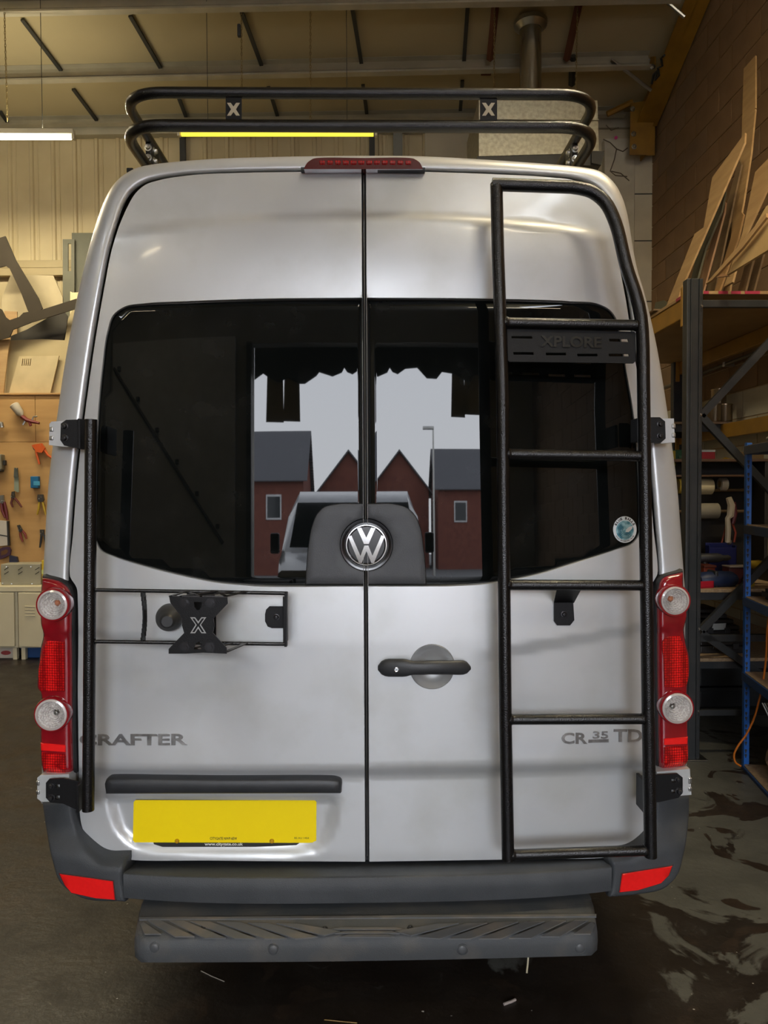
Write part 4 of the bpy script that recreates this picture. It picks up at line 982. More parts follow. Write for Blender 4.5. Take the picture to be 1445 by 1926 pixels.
# right wall of concrete blocks; every block of the part in view is a piece
BR = M('brown_block', (0.25, 0.15, 0.072), .85, 0, (0.205, 0.12, 0.056), 3.0, 7, bump=.5, bscale=70)
BR2 = M('brown_block_pale', (0.23, 0.145, 0.078), .85, 0, (0.19, 0.118, 0.062), 3, 7, bump=.5, bscale=70)
BW = M('cream_painted_block', (0.55, 0.50, 0.38), .7, 0, (0.46, 0.42, 0.31), 3, 6, bump=.3, bscale=70)
MORT = M('mortar', (0.46, 0.33, 0.19), .9)
struct('wall_right', box(nb(), (XR + .006, DOOR_Y, 0), (XR + .25, REAR_Y + .5, 7.6)), MORT)
wright = bpy.data.objects['wall_right']
bm = nb(); box(bm, (0, 0, 0), (.05, .440, .215)); bmesh.ops.bevel(bm, geom=[e for e in bm.edges if all(v.co.x < .001 for v in e.verts)], offset=.003, segments=1, affect='EDGES')
me0 = bpy.data.meshes.new('block'); bm.to_mesh(me0); bm.free(); me0.materials.append(BR)
me1 = me0.copy(); me1.materials.clear(); me1.materials.append(BR2)
me2 = me0.copy(); me2.materials.clear(); me2.materials.append(BW)
rs = random.Random(3); nblk = 0
Y0 = 2.35
for r in range(6, 31):
    z = r * .225
    for c_ in range(8):
        y = Y0 + c_ * .45 - (.225 if r % 2 else 0)
        if y > REAR_Y - .25: continue
        if z < 1.3 and y < 2.7: continue
        me = me2 if z < 2.42 else (me1 if rs.random() < .22 else me0)
        o = bpy.data.objects.new('block', me); COL.objects.link(o); o.parent = wright
        o.location = (XR - .004 + rs.uniform(-.001, .002), y + .005, z + .005); nblk += 1
# the rest of the block wall: real courses joined into one piece
bm = nb()
for r in range(0, 31):
    z = r * .225
    for c_ in range(-24, 0):
        y = Y0 + c_ * .45 - (.225 if r % 2 else 0)
        box(bm, (XR - .002, y + .005, z + .005), (XR + .03, y + .445, z + .22))
o = obj('blockwork', bm, BR, wright); o['kind'] = 'stuff'
bm = nb()
for r in range(0, 6):
    for c_ in range(8):
        y = Y0 + c_ * .45 - (.225 if r % 2 else 0)
        if y < REAR_Y - .3: box(bm, (XR - .002, y + .005, r * .225 + .005), (XR + .03, y + .445, r * .225 + .22))
o = obj('blockwork', bm, BW, wright); o['kind'] = 'stuff'
# left wall and front wall with the door opening
struct('wall_left', box(nb(), (XL - .2, DOOR_Y, 0), (XL, REAR_Y + .6, 8.5)), M('dim_cladding', (.30, .26, .19), .6))
FW = M('front_wall_inside', (.42, .40, .36), .7, 0, (.34, .32, .28), 1)
bm = nb(); box(bm, (XL, DOOR_Y - .25, 0), (DX0, DOOR_Y, 9.8)); box(bm, (DX1, DOOR_Y - .25, 0), (XR + .25, DOOR_Y, 9.8)); box(bm, (DX0, DOOR_Y - .25, DZ1), (DX1, DOOR_Y, 9.8))
struct('wall_front', bm, FW)
bm = nb(); box(bm, (DX0 - .10, DOOR_Y, 0), (DX0, DOOR_Y + .12, DZ1)); box(bm, (DX1, DOOR_Y, 0), (DX1 + .10, DOOR_Y + .12, DZ1)); struct('door_1', bm, DARKST)
# ceiling liner following the roof slope
bm = nb()
def rpt(x, y, off=0.0): return V((x, y, roofz(x, y) - off))
A = [bm.verts.new(rpt(x, y)) for x, y in ((XL - .2, REAR_Y + .6), (XR + .25, REAR_Y + .6), (XR + .25, DOOR_Y - .3), (XL - .2, DOOR_Y - .3))]; B = [bm.verts.new(v.co + V((0, 0, .12))) for v in A]
bm.faces.new(A); bm.faces.new(B[::-1])
for i in range(4): bm.faces.new((A[i], A[(i + 1) % 4], B[(i + 1) % 4], B[i]))
struct('ceiling', bm, CEIL); ceil_o = bpy.data.objects['ceiling']
# purlins (lipped channel sections)
def purlin(pyl, pyr, h, name, lips=True):
    a = roofp(-60, pyl); b = roofp(1235, pyr); d = (b - a).normalized(); a = a - d * 4; b = a + d * ((XR - .3 - a.x) / d.x)
    up = V((0, PITCH, 1)).normalized(); fw = V((0, -1, PITCH)).normalized(); bm = nb()
    sec = [(0, 0), (0, -h), (.055, -h), (.055, -h + .02), (.05, -h + .02), (.05, -h + .005), (.006, -h + .005), (.006, -h * .62), (.018, -h * .58), (.018, -h * .42), (.006, -h * .38), (.006, -.006), (.06, -.006), (.06, 0)]
    va = [bm.verts.new(a + fw * s + up * t) for s, t in sec]; vb = [bm.verts.new(b + fw * s + up * t) for s, t in sec]
    for i in range(len(sec)): bm.faces.new((va[i], va[(i + 1) % len(sec)], vb[(i + 1) % len(sec)], vb[i]))
    o = obj(name, bm, PURL, ceil_o); return o
purlin(4, -22, .17, 'purlin'); purlin(134, 104, .17, 'purlin'); purlin(228, 206, .10, 'purlin')
# liner joint bars between purlins
for (x0, y0, x1, y1) in ((42, 35, 115, 131), (245, 28, 302, 126), (455, 22, 492, 121), (663, 15, 680, 117), (880, 8, 873, 112), (138, 166, 182, 225), (330, 166, 350, 218), (505, 162, 522, 216), (683, 158, 690, 212), (870, 150, 866, 206), (0, 208, 14, 228)):
    a = roofp(x0, y0, .012); b = roofp(x1, y1, .012); d = (b - a).normalized(); s = d.cross(V((0, PITCH, 1)).normalized()) * .018; n = V((0, PITCH, 1)).normalized() * -.02; bm = nb()
    A = [bm.verts.new(p) for p in (a - s, a + s, b + s, b - s)]; B = [bm.verts.new(v.co + n) for v in A]
    bm.faces.new(A); bm.faces.new(B)
    for i in range(4): bm.faces.new((A[i], A[(i + 1) % 4], B[(i + 1) % 4], B[i]))
    obj('liner_joint', bm, DARKST, ceil_o)
# repeated purlins behind the camera
for k in range(1, 9):
    y = 4.1 - k * 1.3; bm = nb(); box(bm, (XL, y - .03, roofz(0, y) - .2), (XR, y + .03, roofz(0, y) - .02)); obj('purlin', bm, PURL, ceil_o)
# red oxide hanger bars
for pts in ([(932, 10), (922, 112)], [(1090, 4), (1066, 112)], [(1078, 105), (1076, 160)]):
    a = roofp(*pts[0], .03); b = roofp(*pts[1], .10); bm = nb(); tube(bm, [a, b], .035, 4); obj('hanger_bar', bm, RUST if pts[0][1] < 50 else DARKST, ceil_o)
for px, py in ((915, 130), (1052, 122)):
    p = roofp(px, py, .05); obj('hanger_cleat', bbox(p - V((.05, .03, .05)), p + V((.05, .03, .05)), .004), RUST, ceil_o)
# yellow portal frame by the right wall
PXX = 2.93
def ibeam(name, a, b, h, w, mat, parent=None, side=V((1, 0, 0))):
    d = (b - a).normalized(); n = d.cross(side).normalized(); bm = nb(); t = .012
    for (c0, c1, s0, s1) in ((-h / 2, -h / 2 + t, -w / 2, w / 2), (h / 2 - t, h / 2, -w / 2, w / 2), (-h / 2, h / 2, -t / 2, t / 2)):
        va = [bm.verts.new(a + n * p + side * q) for p, q in ((c0, s0), (c0, s1), (c1, s1), (c1, s0))]; vb = [bm.verts.new(v.co + (b - a)) for v in va]
        bm.faces.new(va); bm.faces.new(vb[::-1])
        for i in range(4): bm.faces.new((va[i], va[(i + 1) % 4], vb[(i + 1) % 4], vb[i]))
    return obj(name, bm, mat, parent)
pf = thing('portal_frame', 'yellow painted steel portal frame rising along the block wall', 'steel frame', (PXX, 5.6, 0))
a = atX(1212, 215, PXX); b = atX(1345, -120, PXX)
ibeam('rafter', a, b, .34, .22, YELST, pf)
col_top = atX(1205, 180, PXX)
yc = 5.66
ibeam('column', V((PXX + .0, yc, atY(1196, 291, 5.5).z)), V((PXX + .0, yc, 5.75)), .30, .2, YELST, pf)
hp = [atX(1190, 195, PXX - .02), atX(1240, 190, PXX - .02), atX(1262, 120, PXX - .02), atX(1222, 120, PXX - .02), atX(1183, 190, PXX - .02), atX(1184, 290, PXX - .02), atX(1212, 290, PXX - .02)]
pxplate('haunch_plate', [(1184, 292), (1186, 195), (1240, 187), (1214, 292)], lambda a, b: atY(a, b, 5.46), .012, YELST, pf)
pxplate('cleat', [(1216, 108), (1234, 106), (1234, 122), (1216, 124)], lambda a, b: atX(a, b, PXX - .13), .01, YELST, pf, toward=(-1, 0, 0))
for px, py in ((1220, 115), (1228, 126), (1190, 205), (1192, 252), (1193, 276)): bolt(atY(px, py, 5.44) if py > 150 else atX(px, py, PXX - .15), .018, pf, STEEL)
for (x0, y0, x1, y1) in ((1150, 112, 1225, 170), (1245, -5, 1288, 32)):
    a = roofp(x0, y0, .10); b = atX(x1, y1, PXX - .12); obj('stay_tube', tube(nb(), [a, b], .016, 8), STEEL, pf, smooth=True)
a = atY(1142, 215, 5.55); b = atY(1190, 192, 5.5); obj('brace', tube(nb(), [a, b], .03, 6), YELST, pf)
obj('felt_lettering', tube(nb(), [atX(x, y, PXX - .125) for x, y in ((1226, 158), (1230, 140), (1236, 134), (1233, 150), (1240, 142), (1238, 128), (1246, 124), (1244, 110), (1250, 104))], .012, 6), INK, pf)
# flue, heater duct
fl = thing('flue_pipe', 'shiny metal flue pipe passing through the ceiling above the heater', 'flue', (atY(998, 150, 4.65).x, 4.65, atY(998, 187, 4.3).z))
FYp = 4.65; fx = atY(998, 120, FYp)
def fz(py): return atY(998, 187, 4.30).z + .002
rz = roofz(fx.x, FYp)
rad = (1018 - 978) / 2 / FPX * (FYp + 2.19)
bm = nb(); lathe(bm, [(rad, 0), (rad, rz - fz(215) - .012)], (fx.x, FYp, fz(215)), (0, 0, 1), 28); obj('pipe', bm, M('flue_steel', (.42, .38, .28), .25, .9), fl, smooth=True)
bm = nb(); lathe(bm, [(rad * 1.02, -.09), (rad * 1.5, -.05), (rad * 1.55, -.012)], (fx.x, FYp, rz), (0, 0, 1), 28); obj('flashing_collar', bm, STEEL, fl, smooth=True)
ht = thing('warm_air_heater', 'boxy galvanised warm air heater hanging from the ceiling behind the roof rack', 'heater', (1.9, 4.6, 4.6))
dy = 4.30
P = lambda a, b: atY(a, b, dy)
hb = [P(901, 185), P(1126, 190), P(1128, 262), P(1100, 288), P(901, 295)]
pxplate('casing', [(901, 186), (1124, 189), (1127, 288), (901, 295)], P, .80, GALV, ht, toward=(0, 1, 0))
pxplate('casing_seam', [(901, 222), (1126, 224), (1126, 227), (901, 225)], lambda a, b: atY(a, b, dy - .004), .01, GALV, ht)
pxplate('base_tray', [(898, 294), (1135, 287), (1130, 312), (898, 304)], P, .7, DARKST, ht, toward=(0, 1, 0))
pxplate('side_bracket', [(1112, 286), (1136, 286), (1130, 312), (1112, 308)], lambda a, b: atY(a, b, dy - .01), .02, DARKST, ht)
# chains
def chain(name, label, px, py0, py1, Y, px1=None, group='thin chains hanging from the purlins', n=None):
    a = atY(px, py0, Y); b = atY(px1 or px, py1, Y); L = (a - b).length; n = int(L / .028); th = thing(name, label, 'chain', a, group); bm = nb()
    for k in range(n):
        p = a + (b - a) * ((k + .5) / n); s = .0065; h = .019
        if k % 2: pts = [p + V((s * math.cos(t), 0, h * math.sin(t))) for t in np.linspace(0, 2 * math.pi, 9)[:-1]]
        else: pts = [p + V((0, s * math.cos(t), h * math.sin(t))) for t in np.linspace(0, 2 * math.pi, 9)[:-1]]
        tube(bm, pts, .003, 4, closed=True)
    o = obj('chain_links', bm, M('chain_brass', (.30, .23, .10), .4, .6), th); o['kind'] = 'stuff'; return th
# ---------------------------------------------------------------- strip lights
def up_light(t, m, ln, power, col):
    L = bpy.data.lights.new('tube_uplight', 'AREA'); L.shape = 'RECTANGLE'; L.size = ln; L.size_y = .04; L.energy = power; L.color = col
    lo = bpy.data.objects.new('tube_uplight', L); COL.objects.link(lo); lo.parent = t; lo.matrix_parent_inverse = Matrix.Translation(-V(t.location)); lo.location = m + V((0, 0, .09)); lo.rotation_euler = (math.pi, 0, 0)
def strip(name, label, px0, px1, py, Y, col, power, chains=True, pyr=None, strength=9, group=None):
    a = atY(px0, py, Y); b = atY(px1, pyr or py, Y); t = thing(name, label, 'light', (a + b) / 2, group)
    d = (b - a).normalized(); bm = nb(); tube(bm, [a + d * .03, b - d * .03], .017, 12)
    e = M('tube_glow_%d' % int(px0), col, .5, emis=strength); obj('fluorescent_tube', bm, e, t, smooth=True)
    if power: up_light(t, (a + b) / 2, (b - a).length, power * .16, col)
    m = (a + b) / 2; bm = bbox((a.x, Y - .03, m.z + .030), (b.x, Y + .03, m.z + .075), .006); obj('batten', bm, M('white_batten', (.6, .55, .4), .5), t)
    for f_ in (.15, .85):
        q_ = a + (b - a) * f_; obj('hanger_wire', tube(nb(), [q_ + V((0, 0, .07)), V((q_.x, q_.y, roofz(q_.x, q_.y)))], .003, 5), DARKST, t)
    for p, s in ((a, 1), (b, -1)): obj('lamp_holder', bbox(p + V((-.004 if s > 0 else -.02, -.02, -.018)), p + V((.02 if s > 0 else .004, .02, .04)), .003), M('white_batten', (.6, .55, .4), .5), t)
    if not power: return a, b
    L = bpy.data.lights.new('tube_light', 'AREA'); L.shape = 'RECTANGLE'; L.size = (b - a).length; L.size_y = .04; L.energy = power; L.color = col
    lo = bpy.data.objects.new('tube_light', L); COL.objects.link(lo); lo.parent = t; lo.matrix_parent_inverse = Matrix.Translation(-V(t.location)); lo.location = m - V((0, 0, .025))
    return a, b
WARM = (1.0, .84, .56)
strip('strip_light', 'glowing white strip light over the tool boards at the left', -260, 140, 260, 4.45, (1.0, .90, .64), TUBE_POWER * 1.5, pyr=259)
strip('strip_light', 'glowing yellow strip light seen under the roof rack tubes', 335, 709, 253, 4.45, (1.0, .78, .06), 0, strength=.62)
def unseen_strip_at(x, y, z, p, label):  # out of view; those by leaf, block wall and far bay are added brightening
    t = thing('strip_light', label, 'light', (x, y, z), 'strip lights over the workshop behind the camera')
    obj('batten', bbox((x - .75, y - .03, z + .03), (x + .75, y + .03, z + .08), .006), M('white_batten', (.6, .55, .4), .5), t)
    obj('fluorescent_tube', tube(nb(), [(x - .72, y, z), (x + .72, y, z)], .017, 10), M('tube_glow_warm', WARM, .5, emis=9), t, smooth=True)
    up_light(t, V((x, y, z)), 1.45, p * .30, WARM)
    L = bpy.data.lights.new('tube_light', 'AREA'); L.shape = 'RECTANGLE'; L.size = 1.45; L.size_y = .04; L.energy = p; L.color = WARM
    lo = bpy.data.objects.new('tube_light', L); COL.objects.link(lo); lo.parent = t; lo.location = (0, 0, -.03)
for x, y, lb in ((-4.2, -6.3, 'unseen warm strip light added to brighten the sliding leaf at the front wall'), (1.9, -4.6, 'warm strip light over the bay behind the camera'), (2.0, 0.2, 'unseen warm strip light added over the van to brighten the block wall'), (-5.0, 2.6, 'unseen warm strip light added in the far bay to brighten the rear')): unseen_strip_at(x, y, 5.6, TUBE_POWER * (1.9 if y == .2 else .8 if y == -6.3 else .5 if y == -4.6 else 1.1), lb)
for px, y0, y1, Y, lab, p1 in ((8, 16, 228, 4.45, 'thin brass chain hanging at the far left edge of the ceiling', 14), (584, 6, 225, 4.45, 'thin brass chain dropping to the yellow strip light', None), (931, -10, 199, 4.45, 'thin chain hanging left of the metal flue pipe', 929), (1087, -10, 200, 4.45, 'thin chain hanging right of the metal flue pipe', 1083)):
    chain('light_chain', lab, px, y0, y1, Y, p1)
chain('light_chain', 'chain with a black cord grip hanging over the left X plate', 454, 8, 165, 4.45, 455); p = atY(450, 58, 4.45); obj('cord_grip', bbox(p - V((.016, .02, .055)), p + V((.016, .02, .055)), .01), INK, bpy.data.objects['light_chain.004'])

# pale sliding leaf and rail on the inside of the front wall, left of the opening
sl = thing('sliding_leaf', 'pale grey sliding door leaf beside the roller door opening', 'door', (-3.6, DOOR_Y + .1, 0))
obj('leaf', bbox((-5.3, DOOR_Y + .02, .02), (-2.35, DOOR_Y + .08, 4.6), .01), M('pale_leaf', (.75, .75, .73), .6), sl)
obj('brace_bar', tube(nb(), [(-5.1, DOOR_Y + .10, 4.2), (-2.6, DOOR_Y + .10, 1.5)], .03, 6), DARKST, sl)
for k in range(6): obj('brace_bolt', bbox((-5.0 + k * .45, DOOR_Y + .08, 4.15 - k * .486), (-4.93 + k * .45, DOOR_Y + .14, 4.22 - k * .486), .01), DARKST, sl)
# ---------------------------------------------------------------- left: tool wall, lockers, offcuts
LY = 5.40; LD = LY
PB = lambda a, b: atY(a, b, LY)
def PBo(o): return lambda a, b: atY(a, b, LY - o)
# workbench lockers
LF = 5.02                                  # front face of the lockers
lkP = lambda a, b: atY(a, b, LF)
zt = lkP(40, 1103).z; zb = .12
CRL = M('cream_locker', (.56, .50, .34), .45, 0, (.50, .44, .30), 2)
def locker(name, label, x0, x1, bent):
    t = thing(name, label, 'locker', ((x0 + x1) / 2, LF + .25, 0), 'low cream lockers under the tool board')
    obj('carcass', bbox((x0, LF + .02, zb), (x1, LF + .36, zt), .006), CRL, t)
    obj('top_lip', bbox((x0 - .004, LF - .012, zt - .05), (x1 + .004, LF + .02, zt), .004), CRL, t)
    for xx in (x0 + .02, x1 - .06):
        for yy in (LF + .03, LF + .30): obj('leg', bbox((xx, yy, 0), (xx + .04, yy + .05, zb + .01), .003), CRL, t)
    g = .02
    bm = bbox((x0 + g, LF - .012, zb + .02), (x1 - g, LF + .012, zt - .06), .006)
    if bent: bmesh.ops.rotate(bm, verts=bm.verts, cent=(x0 + g, LF, 0), matrix=Matrix.Rotation(-.18, 3, 'Z'))
    d = obj('door', bm, CRL, t)
    for k in range(4):
        z = zt - .20 - k * .03; xm = x0 + (x1 - x0) * .35
        b = bbox((xm - .05, LF - .019, z), (xm + .06, LF - .010, z + .010), .003)
        if bent: bmesh.ops.rotate(b, verts=b.verts, cent=(x0 + g, LF, 0), matrix=Matrix.Rotation(-.18, 3, 'Z'))
        obj('louvre', b, CRL, d)
xs_ = [atY(p, 1150, LF).x for p in (-120, -42, 32, 112)]
for i in range(3):
    locker('locker', ['cream metal locker cut by the left edge of the picture', 'cream metal locker with a flat closed door, third from the van lamp', 'cream metal locker with a bent open door right beside the van lamp'][i] if i != 1 else 'cream metal locker with a flat closed door at the left edge', xs_[i], xs_[i + 1] - .004, i == 2)
xa = atY(-30, 1220, LF + .1).x; xb = atY(31, 1220, LF + .1).x
bx = thing('carton', 'white and red printed carton on the floor under the lockers', 'box', ((xa + xb) / 2, LF + .2, 0)) if False else None
cart = obj('carton', bbox((atY(-30, 1220, LF + .1).x, LF + .10, 0), (atY(28, 1220, LF + .1).x, LF + .4, .105), .003, 1), C('carton_white', 190, 180, 165), None); tagit(cart, 'white carton with red print on the floor under the lockers', 'box')
obj('printed_oval', plate_bm(nb(), circ(atY(10, 1218, LF + .09).x, .055, .05, 20, .022), (0, LF + .0985, 0), (1, 0, 0), (0, 0, 1), .001, n=(0, -1, 0)), C('carton_red', 150, 60, 60), cart)
cr_ = obj('blue_crate', bbox((atY(40, 1220, LF + .1).x, LF + .10, 0), (atY(118, 1220, LF + .1).x, LF + .32, .115), .01), C('crate_blue', 22, 62, 110), None); tagit(cr_, 'blue crate on the floor under the bent locker door', 'crate')
obj('rim', bbox((atY(39, 1220, LF + .1).x, LF + .09, .095), (atY(119, 1220, LF + .1).x, LF + .33, .115), .004), C('crate_blue', 22, 62, 110), cr_)
# grey board box on the lockers
bt = thing('flat_case', 'pale grey flat case with printed marks standing on the lockers', 'case', (atY(38, 1100, LF).x, LF + .2, zt))
a = atY(1, 1061, LF + .12); b = atY(77, 1102, LF + .12)
obj('case_body', bbox((a.x, LF + .12, zt), (b.x, LF + .34, a.z), .006), C('case_grey', 150, 145, 125), bt)
for px in (8, 34, 66):
    for dy in (0, 8):
        p = atY(px, 1072 + dy, LF + .117); q = atY(px + 8, 1067 + dy, LF + .117); obj('printed_mark', tube(nb(), [p, q], .003, 4), INK, bt)
for px, py in ((5, 1097), (22, 1098), (60, 1098), (58, 1066), (12, 1066)):
    obj('case_bolt', tube(nb(), [atY(px, py, LF + .118), atY(px, py, LF + .11)], .006, 8), STEEL, bt)
sp_ = obj('spirit_level', bbox(atY(79, 1102, LF + .1) + V((0, 0, 0)), atY(83, 1054, LF + .1) + V((0, .04, 0)), .003), C('level_yellow', 200, 170, 40), None); tagit(sp_, 'yellow spirit level standing on end beside the grey case', 'level')
obj('level_vial', bbox(atY(78, 1080, LF + .095), atY(84, 1072, LF + .095) + V((0, .01, 0)), .002), C('vial', 180, 190, 120), sp_)
# plywood board carrying the tools (on the floor behind the lockers)
bd = thing('tool_board', 'tall birch plywood board with hand tools hung on it', 'tool board', (atY(20, 900, LY).x, LY, 0))
x0 = atY(-160, 900, LY).x; x1 = atY(190, 900, LY).x; ztop = PB(50, 743).z; zmid = PB(50, 831).z
for (za, zc, xa, xb) in ((.0, zmid - .003, x0, x1), (zmid, ztop, x0, PB(66, 760).x - .002), (zmid, ztop, PB(66, 760).x + .002, x1)):
    obj('board_sheet', bbox((xa, LY, za), (xb, LY + .018, zc), .002, 1), PEG, bd)
GT = 'hand tools hanging on the birch board'
def tool(name, label, cat, px, py, group=GT): return thing(name, label, cat, atY(px, py, LY), group)
def TT(nm, pts, r, mat, par, off=.02, seg=8): return obj(nm, tube(nb(), [atY(p[0], p[1], LY - off) for p in pts], r, seg), mat, par, smooth=True)
def PL(nm, pts, mat, par, off=.012, th=.012): return pxplate(nm, pts, lambda a, b: atY(a, b, LY - off), th, mat, par)
def hook(par, px, py): obj('hook', tube(nb(), [atY(px, py, LY), atY(px, py, LY - .045), atY(px, py - 2, LY - .05)], .003, 6), STEEL, par)
# spray gun
t = tool('spray_gun', 'red spray gun with a white cup hung at the top of the tool board', 'spray gun', 50, 785)
bm = nb(); a = atY(27, 762, LY - .06); b = atY(42, 783, LY - .06); ax = (b - a).normalized(); lathe(bm, [(0, -.01), (.040, -.008), (.048, 0), (.045, .03), (.040, .10), (.022, .125), (.014, .15)], a, ax, 20); obj('cup', bm, C('cup_white', 190, 180, 160), t, smooth=True)
TT('body', [(41, 783), (50, 790), (60, 793), (74, 796)], [.022, .022, .018, .012], C('gun_red', 110, 30, 28), t, .06)
TT('grip', [(54, 790), (58, 801)], .014, C('gun_red', 110, 30, 28), t, .06); TT('nozzle', [(50, 788), (43, 799)], .012, STEEL, t, .06); TT('air_cap', [(60, 792), (63, 784), (70, 783)], .008, STEEL, t, .06); hook(t, 48, 786)
t = tool('chrome_valve', 'small chrome fitting hung at the far left edge of the board', 'fitting', 1, 800); TT('fitting_body', [(-6, 795), (3, 797), (4, 804)], .022, STEEL, t, .05); hook(t, 0, 796)
# pipe cutter
ORG = C('tool_orange', 200, 85, 25)
t = tool('pipe_cutter', 'orange pipe cutter with splayed handles on the tool board', 'pipe cutter', 80, 850)
PL('cutter_jaw', [(61, 838), (66, 836), (80, 834), (86, 843), (80, 852), (70, 850)], ORG, t, .03, .02)
PL('blade', [(61, 839), (67, 840), (69, 849), (64, 846)], INK, t, .034, .01)
TT('handle', [(68, 848), (71, 862), (74, 873)], [.014, .012, .010], ORG, t, .03); TT('handle', [(82, 844), (90, 856), (101, 864)], [.016, .013, .010], ORG, t, .03); hook(t, 76, 838)
t = tool('junction_box', 'grey square box with a black catch at the left edge of the board', 'box', 3, 870)
a = atY(-8, 855, LY); b = atY(10, 884, LY); obj('box_body', bbox((a.x, LY - .08, b.z), (b.x, LY, a.z), .008), C('jb', 120, 115, 95), t); a = atY(10, 866, LY); b = atY(14, 875, LY); obj('catch', bbox((a.x, LY - .05, b.z), (b.x, LY - .01, a.z), .004), INK, t); a = atY(-6, 884, LY); b = atY(9, 887, LY); obj('foot', bbox((a.x, LY - .08, b.z), (b.x, LY - .01, a.z), .002), INK, t)
t = tool('trimming_knife', 'grey handled knife hung upright on the tool board', 'knife', 31, 895)
PL('handle', [(28, 880), (34, 880), (35, 898), (27, 898)], C('kn', 75, 80, 75), t, .02, .015); PL('blade', [(27, 898), (35, 898), (36, 925), (33, 926), (27, 922)], C('bl', 130, 140, 125), t, .016, .004); hook(t, 31, 882)
t = tool('plug_fuse_box', 'small blue plastic case hung on the tool board', 'case', 68, 907)
a = atY(61, 896, LY); b = atY(76, 918, LY); obj('case_body', bbox((a.x, LY - .05, b.z), (b.x, LY, a.z), .006), C('blue_c', 20, 95, 140), t); PL('case_label', [(63, 905), (75, 905), (75, 913), (63, 913)], C('lbl', 70, 150, 185), t, .051, .001)
def pliers(name, label, hx, hy, jaws, h1, h2, mh, mj=None, r=.011):
    t = tool(name, label, 'pliers', hx, hy)
    PL('jaws', jaws, mj or C('jaw', 55, 52, 48), t, .02, .016)
    TT('handle', h1, [r, r * 1.1, r * .8][:len(h1)], mh, t, .025); TT('handle', h2, [r, r * 1.1, r * .8][:len(h2)], mh, t, .025)
    p = atY(hx, hy, LY); bm = nb(); tube(bm, [p - V((0, .016, 0)), p - V((0, .046, 0))], .008, 10); obj('pivot', bm, STEEL, t); hook(t, hx, hy - 2); return t
RED_ = C('grip_red', 120, 38, 28); BLK = C('grip_black', 32, 32, 32)
pliers('pliers', 'pliers with one black and one red grip left of the wire strippers', 25, 934, [(23, 925), (28, 924), (29, 937), (22, 937)], [(24, 936), (21, 946), (24, 954)], [(27, 936), (34, 944), (41, 954)], C('grip_dred', 90, 30, 24))
pliers('wire_strippers', 'black and yellow wire strippers by the van pillar', 77, 938, [(72, 930), (82, 930), (84, 940), (81, 944), (73, 944), (71, 938)], [(74, 944), (73, 956), (70, 968)], [(80, 944), (83, 956), (86, 968)], C('grip_yel', 170, 140, 20))
pliers('side_cutters', 'side cutters with red grips low on the tool board', 39, 997, [(33, 988), (38, 987), (44, 998), (38, 1002)], [(38, 1000), (39, 1010), (43, 1019)], [(42, 998), (47, 1004), (50, 1014)], RED_)
pliers('long_nose_pliers', 'all black pliers low on the board beside the van pillar', 80, 1003, [(76, 996), (84, 996), (84, 1008), (77, 1008)], [(78, 1006), (77, 1018), (75, 1030)], [(83, 1006), (85, 1014), (86, 1022)], BLK)
pliers('red_pliers', 'dark red gripped pliers at the left edge above the white sleeve', 6, 942, [(0, 932), (8, 931), (10, 946), (2, 948)], [(3, 946), (4, 960), (10, 974)], [(8, 944), (12, 962), (14, 978)], C('grip_red2', 95, 25, 30), STEEL, .014)
pliers('grey_snips', 'worn grey snips hung between the knife and the blue case', 44, 1000 - 1000 + 912, [(42, 905), (46, 905), (47, 914), (41, 914)], [(42, 913), (41, 921), (42, 926)], [(46, 913), (47, 921), (46, 926)], C('grip_grey', 120, 110, 90)) if False else None
t = tool('sanding_sleeve', 'white and black sleeve leaning at the left edge over the purple saw', 'sleeve', 8, 1000)
PL('sleeve_face', [(-6, 978), (15, 980), (17, 1025), (-6, 1028)], C('sleeve', 185, 178, 168), t, .04, .03); PL('sleeve_edge', [(15, 980), (18, 980), (20, 1026), (17, 1026)], INK, t, .04, .03); PL('sleeve_band', [(-6, 1004), (16, 1008), (16, 1010), (-6, 1006)], INK, t, .072, .001)
t = tool('hand_saw', 'purple handled saw at the left edge above the grey case', 'saw', 10, 1040)
hp_ = [(-4, 1035), (8, 1029), (19, 1028), (22, 1034), (21, 1043), (12, 1048), (2, 1052), (-4, 1050)]; PL('handle', hp_, C('purple', 62, 38, 62), t, .05, .03) ; PL('grip_opening', [(2, 1037), (12, 1033), (16, 1036), (12, 1042), (2, 1045)], C('pegd', 90, 60, 30), t, .081, .001); PL('saw_block', [(20, 1044), (34, 1047), (36, 1058), (20, 1058)], C('navy', 35, 38, 60), t, .05, .03)
bt2 = obj('small_bottle', lathe(nb(), [(0, 0), (.018, 0), (.018, .05), (.008, .065), (.008, .08), (0, .08)], V((atY(67, 1060, LF + .15).x, LF + .2, zt + (PB(1, 1061).z - zt) * 0 + .0)) + V((0, 0, 0)), (0, 0, 1), 14), C('pale_plastic', 190, 175, 150), None, smooth=True) if False else None
